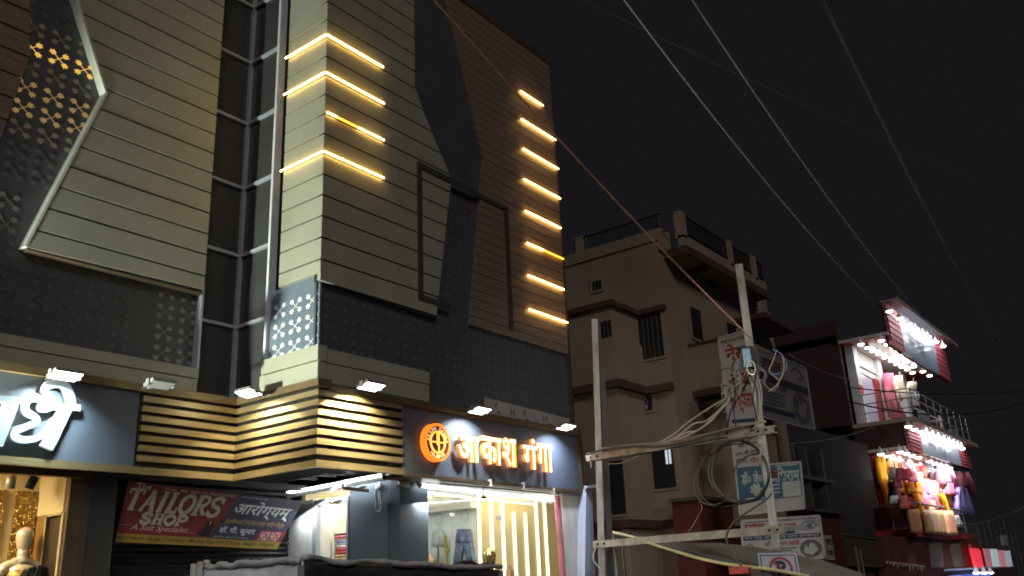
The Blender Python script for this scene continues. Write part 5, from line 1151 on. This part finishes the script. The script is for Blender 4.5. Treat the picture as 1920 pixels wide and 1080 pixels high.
def sign_box(zb, zt, xl, xr, xwl, xwr, label, roofx):
    t = thing('lit_sign_box', label, 'sign', (xl, Y3, zb)); mb = MB(); n = 7; dz = (zt-zb)/n
    for k in range(n):
        mb.box(xl, xwl, Y3-.02, Y3+.1, zb+k*dz+.025, zb+(k+1)*dz-.025); mb.box(xwr, xr, Y3-.02, Y3+.1, zb+k*dz+.025, zb+(k+1)*dz-.025)
    mb.build('slatted_panel', mat('sign_slat_red', (.60, .13, .17), .45, 0, .1, 3), t)
    MB().box(xl, xr, Y3+.101, Y3+.2, zb, zt).build('backing', M['groove'], t)
    MB().box(xwl+.003, xwr-.003, Y3-.03, Y3+.1, zb, zt).build('white_panel', mat('sign_panel_white', (.48, .56, .70), .22, 0, .05, 1), t)
    mb = MB(); rr = random.Random(int(zb*10)); F = Face((xwl, Y3-.034, zt), (xwr, Y3-.034, zt), (xwr, Y3-.034, zb), (xwl, Y3-.034, zb)); F.n = V((0, -1, 0))
    F.text(mb, 'मोहन वस्त्र', .16, .18, .62, .66, .004, .02); mb.build('lettering', mat('sign_dark_ink', (.10, .10, .17), .4), t)
    mb = MB(); mb.box(xl+.1, roofx, Y3-.42, Y3+.2, zt+.02, zt+.09); mb.box(xl+.1, roofx, Y3-.46, Y3-.421, zt-.03, zt+.13); mb.build('canopy_strip', mat('canopy_pale', (.42, .36, .34), .6, 0, .1, 2), t)
    return t
sign_box(9.55, 11.25, 34.25, 43.6, 35.9, 41.4, 'upper red-ended lit sign box on the market roof edge', 44.4)
sign_box(5.64, 6.58, 34.05, 44.2, 35.7, 42.0, 'lower red-ended lit sign box between the market display floors', 44.0)
# lamps -------------------------------------------------------------------
bulb_m = emis('reflector_bulb_glow', (1, .97, .95), 9); shade_m = mat('reflector_shell', (.8, .74, .74), .4, 0, .05)
lp = thing('reflector_lamp', '', 'lamp', (0, 0, 0), 'x')
b = MB(); b.lathe((0, 0, 0), (0, 0, -1), [(-.10, .025), (-.02, .03), (.0, .045), (.15, .125), (.16, .125)], 10, caps=False); b.build('shell', shade_m, lp)
b = MB(); b.lathe((0, 0, 0), (0, 0, -1), [(.145, .11), (.175, .118), (.205, .085), (.22, .02)], 10); b.build('bulb', bulb_m, lp)
first = [True]
def bulb(p, label, group):
    if first[0]: first[0] = False; lp.location = p; lp['label'] = label; lp['group'] = group; return lp
    return dup(lp, p, label, group)
zo4 = lambda x, y: (1560+x/6.353, 560+y/6.353)
for x, y in ((680, 130), (800, 215), (910, 285), (1000, 345), (1085, 400), (1145, 440), (1235, 500), (1320, 550)):
    bulb(PY(Y3-.38, *zo4(x, y))+V((0, 0, .1)), 'white reflector lamp in the row above the upper lit sign box', 'lamps over the upper market sign')
for x, y in ((340, 525), (420, 565), (485, 605), (555, 640), (625, 680), (705, 720), (770, 760), (830, 795), (895, 825), (955, 865)):
    bulb(P('Z', 9.78, *zo4(x, y))+V((0, 0, .1)), 'white reflector lamp in the column-side row under the upper market ceiling', 'column-side lamps under the upper market ceiling')
for x, y in ((585, 480), (655, 525), (720, 565), (785, 600), (855, 645), (930, 685), (995, 718), (1060, 755), (1115, 790), (1170, 830), (1160, 900)):
    bulb(P('Z', 9.78, *zo4(x, y))+V((0, 0, .1)), 'white reflector lamp in the sign-side row under the upper market ceiling', 'sign-side lamps under the upper market ceiling')
for x, y in ((755, 670), (820, 695), (880, 740), (970, 790), (1080, 850)):  # added lamp copies standing for reflections of the ceiling lamps
    bulb(P('Z', 9.78, *zo4(x, y))+V((0, 0, .1)), 'white lamp copy standing for a reflection between the two long rows of the upper market ceiling', 'middle lamp reflections under the upper market ceiling')
zo5 = lambda x, y: (1560+x/5.333, 700+y/5.333)
for x, y in ((760, 512), (820, 540), (885, 560), (950, 582), (1010, 605), (1070, 628), (1125, 650), (1175, 672), (1220, 692), (1262, 715), (1300, 738)):
    bulb(PY(Y3-.34, *zo5(x, y))+V((0, 0, .1)), 'glowing white reflector lamp in the row above the lower sign box', 'lamps over the lower market sign')
for x, y in ((485, 790), (550, 810), (612, 830), (675, 850), (775, 882), (885, 915)):
    bulb(P('Z', 5.55, *zo5(x, y))+V((0, 0, .1)), 'glowing white reflector lamp in the left row over the hanging clothes', 'left lamps over the market clothes')
for x, y in ((675, 768), (740, 782), (797, 805), (860, 825), (970, 862), (1025, 885), (1075, 900), (1125, 915), (1172, 930), (1045, 965)):
    bulb(P('Z', 5.55, *zo5(x, y))+V((0, 0, .1)), 'white reflector lamp in the right row over the hanging clothes', 'right lamps over the market clothes')
lamp('upper_floor_glow', 'AREA', (37.5, 8.7, 9.86), 120, (1, .96, .96), 5, aim=(37.5, 8.9, 0), size_y=.8)
lamp('lower_floor_glow', 'AREA', (36.8, 8.9, 5.64), 18, (1, .95, .93), 4.6, aim=(36.8, 9.0, 3), size_y=.5)
lamp('display_front_glow', 'AREA', (37.4, 7.35, 5.55), 250, (1, .95, .94), 5.5, aim=(37.2, 8.5, 4.0), size_y=.25).data.spread = R(110)
lamp('upper_sign_glow', 'AREA', (38.9, 7.62, 11.2), 50, (.95, .97, 1), 7.5, aim=(38.9, 8.0, 10.2), size_y=.1)
lamp('lower_sign_glow', 'AREA', (39.0, 7.66, 6.52), 38, (.97, .98, 1), 8, aim=(39.0, 8.0, 5.8), size_y=.08)
# railings ---------------------------------------------------------------
steelb = mat('stainless_rail', (.55, .57, .60), .25, .8, .08, 4)
t = thing('balcony_railing', 'stainless rail with dark glass round the lower market display', 'railing', (X3-1.5, Y3, 2.86))
r1, r2, r3 = PX(X3-1.2, 1647, 947), PX(X3-1.2, 1699, 945), PY(Y3-.08, 1801, 967)
rz = 3.72
a, c, e = V((X3-1.2, Y4, rz)), V((X3-1.2, Y3-.08, rz)), V((40.0, Y3-.08, rz))
b = MB(); b.tube([V((X3-1.2, Y4, 5.3)), a, c, e], .045, 8)
for p in (a, c, a.lerp(c, .5)): b.tube([(p.x, p.y, 2.86), p], .035, 8)
for k in range(1, 6): p = c.lerp(e, k/5); b.tube([(p.x, p.y, 2.86), p], .03, 8)
b.build('handrail', steelb, t)
b = MB(); b.box(X3-1.21, X3-1.19, Y3+.0, Y4, 2.95, rz-.08); b.build('glass', glass('dark_glass', (.55, .5, .5)), t)
t = thing('balcony_railing', 'thin steel railing on the upper market floor with pale blue cloth over it', 'railing', (X3, Y3, 6.8))
b = MB()
for z in (7.15, 7.5, 7.85): b.tube([(X3+.1, Y4-.1, z), (X3+.1, Y3-.3, z), (43.5, Y3-.3, z)], .02, 6)
for k in range(9): x = X3+.1+k*1.15; b.tube([(x, Y3-.3, 6.8), (x, Y3-.3, 7.85)], .02, 6)
for y in (8.2, 8.8, 9.4): b.tube([(X3+.1, y, 6.8), (X3+.1, y, 7.85)], .02, 6)
b.build('rail', steelb, t)
# garments ----------------------------------------------------------------
gm_ = lambda n, c, v=.25: mat('garment_'+n, c, .85, 0, v, 4, bump=.3)
GC = dict(yellow=gm_('yellow', (.85, .42, .01), .08), orange=gm_('orange', (.85, .30, .02), .1), red=gm_('red', (.45, .03, .05)), coral=gm_('coral', (.72, .17, .13)), pink=gm_('pink', (.68, .15, .24)), lpink=gm_('light_pink', (.72, .34, .54)), peach=gm_('peach', (.72, .36, .20)), mauve=gm_('mauve', (.52, .29, .36)), mint=gm_('mint', (.55, .65, .55)), grey=gm_('grey', (.25, .28, .32)), white=gm_('white', (.72, .74, .78), .1), black=gm_('black', (.02, .02, .022)), tan=gm_('tan', (.42, .29, .14)), maroon=gm_('maroon', (.35, .10, .14)), purple=gm_('purple', (.36, .29, .75), .06), blue=gm_('pale_blue', (.40, .58, .66), .1), beige=gm_('beige', (.46, .30, .20)), cream=gm_('cream', (.70, .62, .48)))
zo6 = lambda x, y: (1600+x/4.153, 820+y/4.153)
def garment(rows, col, y, label, cat, seed, nm='hanging_garment', conv=zo6, sleeves=False, hang=True):
    q = [(PY(y, *conv(a, v)), PY(y, *conv(c, v))) for v, a, c in rows]
    top = (q[0][0]+q[0][1])/2
    t = thing(nm, label, cat, top)
    cloth('cloth', q, (0, -.11, 0), GC[col], t, seed=seed, n=9)
    if sleeves:
        w = (q[1][1]-q[1][0]).length
        for k, s in ((0, -1), (1, 1)):
            mb = MB(); p = q[1][k]; mb.tube([p+V((-s*.1*w, -.07, .02)), p+V((s*.10*w, -.07, -.12*w)), p+V((s*.24*w, -.07, -.42*w))], [.12*w, .13*w, .15*w], 8); mb.build('sleeve', GC[col], t, True)
    if hang:
        mb = MB(); mb.tube([top+V((0, -.07, -.02)), top+V((0, -.07, .12)), top+V((.03, -.07, .15))], .012, 5); mb.build('hanger', steelb, t)
    return t
dress = lambda cx, w, y0, y1, fl=1.5, sk=0: [(y0, cx-w*.30, cx+w*.30), (y0+(y1-y0)*.08, cx-w*.5, cx+w*.5), (y0+(y1-y0)*.35, cx-w*.40+sk*.35, cx+w*.40+sk*.35), (y0+(y1-y0)*.7, cx-w*.5*(1+fl)/2+sk*.7, cx+w*.5*(1+fl)/2+sk*.7), (y1, cx-w*.5*fl+sk, cx+w*.5*fl+sk)]
sidecv = lambda x, y: (1600+x/4.153, 820+y/4.153)
garment([(150, 180, 232), (260, 190, 258), (340, 206, 275), (440, 238, 291), (520, 258, 288), (600, 268, 285)], 'yellow', 9.2, 'long bright yellow cloth hanging at the left end of the market display', 'cloth', 1, 'draped_cloth')
garment([(150, 142, 172), (280, 160, 200), (400, 185, 232), (500, 205, 258), (590, 215, 270)], 'red', 9.4, 'dark red curtain left of the long yellow cloth', 'curtain', 2, 'curtain')
G = [(300, 55, 178, 300, 'peach', 9.1, 'peach dress hanging right of the long yellow cloth'), (385, 70, 190, 285, 'mauve', 9.0, 'mauve top hanging beside the peach dress'),
     (455, 42, 215, 330, 'mint', 8.9, 'pale mint garment in the middle of the top row'), (500, 45, 225, 330, 'pink', 8.8, 'deep pink garment right of the mint one'),
     (545, 42, 230, 325, 'coral', 8.7, 'red coral garment right of the deep pink one, top row'), (590, 46, 205, 320, 'grey', 8.6, 'slim grey garment under the lamps in the top row'),
     (632, 46, 262, 362, 'grey', 8.4, 'short dark grey frock left of the light pink frock'),
     (300, 50, 275, 350, 'cream', 8.7, 'cream top in the second row, above the black dress'), (355, 60, 275, 400, 'coral', 8.6, 'coral kurta in the second row right of the cream top'), (405, 48, 285, 420, 'pink', 8.5, 'slim pink kurta right of the coral kurta'),
     (465, 46, 330, 430, 'white', 8.35, 'white blue-tinted blouse in the middle of the display'), (545, 92, 325, 455, 'coral', 8.3, 'wide coral dress in the centre of the display'), (640, 70, 362, 470, 'peach', 8.25, 'peach frilled frock right of the wide coral dress'),
     (440, 60, 430, 560, 'coral', 8.25, 'long coral gown left of the middle orange stole'), (560, 70, 450, 590, 'pink', 8.2, 'ruffled deep pink gown right of the middle orange stole'), (625, 66, 455, 600, 'pink', 8.15, 'pink gown between the ruffled gown and the right yellow stole'), (350, 50, 400, 520, 'maroon', 8.5, 'maroon gown right of the black dress')]
G += [(325, 50, 190, 290, 'pink', 9.45, 'pink dress hidden partly behind the peach dress'), (420, 60, 200, 330, 'coral', 9.45, 'coral dress at the back between the mauve and mint ones'), (480, 60, 330, 450, 'pink', 9.3, 'pink gown at the back below the white blouse'), (400, 60, 400, 540, 'peach', 9.2, 'peach gown at the back right of the maroon gown'),
     (520, 70, 440, 590, 'red', 8.9, 'red gown at the back behind the ruffled gown'), (590, 70, 330, 460, 'coral', 9.2, 'coral gown at the back under the grey garments'), (670, 60, 440, 560, 'coral', 8.9, 'coral gown at the back beside the right yellow stole'), (690, 60, 480, 640, 'pink', 8.6, 'long pink gown at the back by the rail end'),
     (470, 60, 540, 660, 'pink', 8.5, 'pink gown above the left rail cloths'), (610, 70, 560, 680, 'coral', 8.45, 'coral gown above the middle rail cloths'), (360, 60, 320, 470, 'red', 9.1, 'red gown at the back above the left rail'), (540, 60, 220, 330, 'cream', 9.3, 'cream gown at the back of the top row'), (420, 50, 500, 650, 'mauve', 8.6, 'mauve gown at the left rail corner')]
for k, (cx0, w, y0, y1, col, yy, lb) in enumerate(G): garment(dress(cx0, w, y0, y1, 1.25, (y1-y0)*.16), col, yy, lb, 'garment', 30+k, sleeves=(k % 2 == 0))
garment(dress(297, 40, 345, 500, 1.7, 24), 'black', 8.5, 'black dress with white hem on a stand at the left rail', 'dress', 60)
garment([(455, 300, 330), (480, 296, 345), (515, 292, 362)], 'white', 8.42, 'short white skirt below the black dress', 'skirt', 61, hang=False)
garment(dress(695, 62, 250, 360, 1.35, 10), 'lpink', 8.1, 'light pink frock hanging at the right end of the lamps', 'dress', 62, sleeves=True)
garment(dress(735, 80, 358, 458, 1.15, 10), 'pink', 8.08, 'rose skirt below the light pink frock', 'skirt', 63, hang=False)
garment(dress(765, 44, 262, 362, 1.2, 6), 'tan', 8.2, 'tan patterned top right of the light pink frock', 'top', 64)
garment(dress(810, 40, 265, 300, 1.2, 4), 'white', 8.3, 'small white top at the far right of the top row', 'top', 65)
garment(dress(832, 64, 295, 385, 1.5, 14), 'maroon', 8.15, 'dusty maroon frock at the right end of the top row', 'dress', 66, sleeves=True)
garment([(388, 812, 852), (400, 808, 868), (460, 794, 888), (530, 796, 912), (600, 806, 932)], 'purple', 8.0, 'large violet dress hanging alone at the right end', 'dress', 67)
garment([(440, 478, 502), (500, 490, 520), (560, 505, 530), (640, 522, 545), (725, 535, 564)], 'orange', 8.02, 'middle orange stole hanging over the market rail', 'stole', 68, 'stole')
garment([(440, 665, 688), (500, 690, 712), (560, 708, 730), (640, 728, 752), (665, 735, 758)], 'yellow', 7.98, 'right yellow stole hanging over the market rail', 'stole', 69, 'stole')
for k, (a, c, col) in enumerate(((450, 520, 'peach'), (566, 590, 'tan'), (592, 652, 'beige'), (656, 716, 'tan'), (720, 786, 'peach'))):
    garment([(560+k*3, a-12, c-30), (600+k*3, a-16, c-22), (660, a-6, c-8), (720+k*4, a+4, c+2), (742+k*5, a+8, c+10)], col, 7.85, ['peach cloth at the left end of the row draped on the market rail front', 'narrow tan cloth beside the middle orange stole on the rail', 'beige cloth in the middle of the row draped on the rail', 'tan cloth right of the beige one on the rail', 'peach cloth at the right end of the row draped on the rail'][k], 'cloth', 80+k, 'draped_cloth', hang=False)
garment(dress(790, 40, 610, 700, 1.6, 28), 'white', 7.9, 'white and dark frock leaning past the right end of the rail', 'dress', 90, hang=False)
# upper floor stock
garment([(0, 520, 600), (80, 530, 612), (200, 545, 640), (300, 560, 660), (440, 580, 740)], 'pink', 9.3, 'pink patterned cloth hung between the upper white columns', 'cloth', 91, 'draped_cloth', zo5, hang=False)
garment([(150, 545, 575), (280, 560, 600), (430, 590, 640)], 'maroon', 9.15, 'maroon patterned strip hung in front of the upper pink cloth', 'cloth', 92, 'draped_cloth', zo5, hang=False)
garment([(25, 635, 690), (90, 620, 695), (170, 640, 720), (280, 660, 690)], 'cream', 9.1, 'cream ruffled dress between the upper white columns', 'dress', 93, conv=zo5)
garment([(85, 768, 832), (130, 765, 835), (180, 760, 825)], 'cream', 8.9, 'cream ruffled top right of the last upper column', 'top', 94, conv=zo5)
garment([(190, 800, 852), (230, 795, 862), (250, 810, 862)], 'white', 8.85, 'white and blue ruffled cloth below the cream ruffled top', 'cloth', 95, 'draped_cloth', zo5, hang=False)
garment([(180, 745, 790), (240, 775, 830), (320, 825, 858)], 'white', 8.8, 'slanted white cloth right of the last upper column', 'cloth', 96, 'draped_cloth', zo5, hang=False)
garment([(375, 866, 900), (420, 880, 925), (475, 895, 945), (510, 940, 975)], 'blue', 7.62, 'pale blue cloth draped over the upper market railing', 'cloth', 97, 'draped_cloth', zo5, hang=False)
garment([(470, 985, 1100), (490, 1000, 1105)], 'white', 7.6, 'white cloth lying over the right end of the upper railing', 'cloth', 98, 'draped_cloth', zo5, hang=False)
q = [PY(7.6, *zo5(*p)) for p in ((1085, 418), (1118, 418), (1160, 590), (1130, 590))]; b = MB(); b.prism(q, (0, .1, 0)); tag(b.build('railing_post', steelb, None, loc=q[0]), 'tall leaning steel post at the right end of the upper railing', 'post')
q = [PY(7.6, *zo5(*p)) for p in ((1195, 558), (1245, 558), (1250, 622), (1215, 612))]; b = MB(); b.prism(q, (0, .15, 0)); tag(b.build('junction_cabinet', mat('cabinet_grey', (.25, .29, .31), .5), None, loc=q[0]), 'small grey cabinet standing past the upper railing end', 'cabinet')
# ground storey fronts below the display --------------------------------------
gf = thing('market_shop_front', 'dim maroon shop front with grey posters below the lit clothes display', 'shop front', (33, 8.3, 0))
a, c = PY(8.2, 1655, 1010), PY(8.2, 1830, 1000)
b = MB(); b.box(a.x, c.x+.4, 8.2, 8.5, 0, 2.60); b.box(a.x-7, a.x-.003, 8.6, 8.9, 0, 2.3); b.build('wall', mat('maroon_front', (.13, .03, .03), .7, 0, .3, 2), gf)
po = mat('grey_poster', (.20, .17, .155), .7, 0, .2, 3)
for pts in (((588, 815), (690, 820), (705, 1010), (612, 1010)), ((752, 828), (832, 832), (862, 1012), (790, 1012))):
    q = [PY(8.17, *zo6(*p)) for p in pts]; b = MB(); b.prism(q, (0, .027, 0)); b.build('poster', po, gf)
q = [PY(8.16, *zo6(*p)) for p in ((730, 1035), (800, 1032), (806, 1090), (735, 1090))]; b = MB(); b.prism(q, (0, .03, 0)); b.build('yellow_notice', GC['yellow'], gf)
b = MB(); q0, q1 = PY(8.1, *zo6(260, 968)), PY(8.1, *zo6(545, 1002)); b.tube([q0, q1], .02, 6)
rr = random.Random(4)
for k in range(13): p = q0.lerp(q1, k/12); b.tube([p, p+V((rr.uniform(-.05, .05), 0, -rr.uniform(.06, .2)))], [.05, .02], 6)
b.build('bunting', mat('bunting_pink', (.50, .38, .38), .8), gf)
old = thing('hoarding', 'large old unlit dark hoarding left of the market ground floor', 'hoarding', PY(8.4, 1575, 1010))
q = [PY(8.4, *p) for p in ((1573, 1000), (1652, 1012), (1656, 1062), (1578, 1058))]; b = MB(); b.prism(q, (0, .1, 0)); b.build('board', mat('old_board', (.06, .045, .025), .7, 0, .4, 3), old)
b = MB()
for i in range(4): b.bar(q[i]+V((0, -.02, 0)), q[(i+1) % 4]+V((0, -.02, 0)), .06, .05, (0, 1, 0))
b.bar(V((q[2].x, 8.45, 0)), q[2], .1, .1, (1, 0, 0)); b.bar(V((q[3].x, 8.45, 0)), q[3], .1, .1, (1, 0, 0)); b.build('frame', M['soffit'], old)
for (x0_, y0_, x1_, y1_, lb) in ((1603, 1025, 1614, 1085, 'left of two leaning bamboo poles before the dark hoarding'), (1612, 1032, 1622, 1088, 'right of two leaning bamboo poles before the dark hoarding')):
    p, q = PD(24, x0_, y0_), PD(24, x1_, y1_); q = p+(q-p)*(p.z/(p.z-q.z)) if p.z > q.z else q
    b = MB(); b.tube([q, p], .03, 6); tag(b.build('bamboo_pole', mat('bamboo', (.20, .17, .11), .7), None, loc=q), lb, 'pole')
# far stall: lit red panel, clothes panels with painted-in glow, blue canopy
st = thing('far_stall', 'far lit stall with red panel and blue canopy at the lower right', 'stall', PY(7.9, 1840, 1070))
ra = [PY(7.9, *zo6(*p)) for p in ((920, 862), (975, 868), (1010, 905), (1032, 1018), (958, 1018))]
b = MB(); b.prism(ra, (0, .1, 0)); b.build('red_panel', emis('lit_red_panel', (.80, .045, .07), .85), st)
rb = [PY(7.88, *zo6(*p)) for p in ((915, 832), (1000, 842), (1040, 1022), (1022, 1022), (990, 866), (920, 862))]
b = MB(); b.prism(rb, (0, .1, 0)); b.build('red_frame', mred, st)
for k, (pts, col, s) in enumerate(((((1020, 865), (1062, 868), (1085, 1008), (1048, 1008)), (.60, .22, .25), .5), (((1075, 868), (1118, 870), (1140, 1008), (1098, 1008)), (.45, .58, .62), .7), (((1135, 878), (1172, 878), (1196, 1008), (1155, 1008)), (.62, .26, .28), .55), (((1182, 885), (1220, 882), (1242, 1005), (1200, 1008)), (.44, .50, .62), .55))):
    q = [PY(7.9, *zo6(*p)) for p in pts]; b = MB(); b.prism(q, (0, .12, 0)); b.build('glow_clothes_panel', emis('glow_clothes_panel_%d' % k, col, s*.8), st)
c0, c1 = PY(7.7, *zo6(800, 1030)), PY(7.7, *zo6(1110, 1030))
b = MB(); b.box(c0.x, c1.x, 7.7, 8.1, c0.z-.03, c0.z+.03); b.build('lintel', mwhite, st)
q = [PY(7.5, *zo6(*p)) for p in ((835, 1075), (1065, 1058), (1075, 1100), (830, 1100))]; b = MB(); b.prism(q, (0, .4, 0)); b.build('blue_canopy', emis('painted_glow_canopy', (.07, .13, .55), .8), st)  # awning's lit look is put in as emission
b = MB(); b.box(c0.x, c1.x+6, 7.9, 8.3, 0, c0.z-.032); b.build('wall', mdark, st)
for x in (955, 1015, 1065): bulb(PY(7.5, *zo6(x, 1040))+V((0, 0, .1)), 'glowing white reflector lamp over the blue canopy of the far stall', 'lamps of the far stall')
q = [PY(7.6, *zo6(*p)) for p in ((1155, 762), (1195, 762), (1212, 842), (1172, 842))]; b = MB(); b.prism(q, (0, .08, 0)); tag(b.build('hanging_board', mat('grey_plate', (.30, .33, .36), .5), None, loc=q[0]), 'small pale grey plate hanging above the four lit panels', 'board')
sc_ = thing('stair_scaffold', 'dark steel stair frame right of the lit display', 'stair', PY(8.6, 1830, 1000))
b = MB(); zz = [PY(8.6, *zo6(900, y)).z for y in (670, 718, 765)]; xa, xb_ = PY(8.6, *zo6(835, 700)).x, PY(8.6, *zo6(970, 700)).x
for z in zz: b.tube([(xa, 8.6, z), (xb_, 8.6, z)], .035, 6); b.tube([(xb_, 8.6, z), (xb_, 11, z)], .03, 6)
for k in range(10): x = xa+(xb_-xa)*k/9*1.0; b.tube([(x, 8.6, 0), (x, 8.6, zz[0])], .02, 5)
for k in range(8): x = xb_+.9+k*1.4; b.tube([(x, 8.8, 0), (x, 8.8, zz[0]-.1+.25*(k % 3))], .03, 5)
b.build('frame', mat('dull_steel', (.16, .16, .165), .5, .5, .2, 4), sc_)
fb_ = thing('far_building', 'unlit distant building behind the market, right edge', 'building', (52, 14, 0))
b = MB(); b.box(46, 62, 12, 26, 0, 3.4); b.box(46, 62, 11.6, 11.99, 3.1, 3.4); b.build('wall', mat('far_wall', (.03, .029, .031), .8), fb_)
rr = random.Random(77); kk = 0
for (bx0, by0, n_) in ((300, 235, 5), (330, 330, 6), (395, 455, 6), (470, 520, 6), (545, 600, 6)):
    for j in range(n_):
        cx0 = bx0+j*52+rr.uniform(-8, 8); y0 = by0+j*9+rr.uniform(-12, 12)
        if cx0 > 700: continue
        garment(dress(cx0, rr.uniform(26, 36), y0, y0+rr.uniform(70, 110), 1.4, rr.uniform(8, 18)), rr.choice(['coral', 'pink', 'red', 'peach', 'pink', 'maroon', 'orange', 'cream']), 7.95+rr.uniform(0.15, .5), 'small bright frock in the crowded rows of the market display', 'frock', 200+kk)['group'] = 'small frocks in the market display'; kk += 1
import OpenImageIO as oi,sys,numpy as np
b=oi.ImageBuf('/workdir/render_main.png');a=b.get_pixels(oi.FLOAT)[:,:,:3]
W=a.shape[1]
for n,(x,y) in dict(A_left=(250,300),A_right=(380,350),A_top=(300,80),C_bot=(560,500),C_mid=(560,380),C_top=(570,30),B_mid=(680,400),B_low=(660,520),B_top=(700,40),dark=(100,560),base=(150,675),wood=(900,300),woodl=(1000,500),sky=(1200,200),beigeL=(1150,500),beigeF=(1350,560),pil=(1075,1000),panel=(200,800),panelAG=(1060,870),pole1=(1126,950),arm=(1250,1010),blue=(700,1000),door=(620,1000),red=(300,950),interior=(940,1010),interiorL=(95,930),market=(1700,700),darkb=(1580,900),glass=(430,420),slat=(560,790),slatA=(420,800),slatB=(680,810)).items():
    s=W/1920; i,j=int(y*s),int(x*s); p=a[i-2:i+3,j-2:j+3].mean((0,1)); print(n,(x,y),(p*255).astype(int))
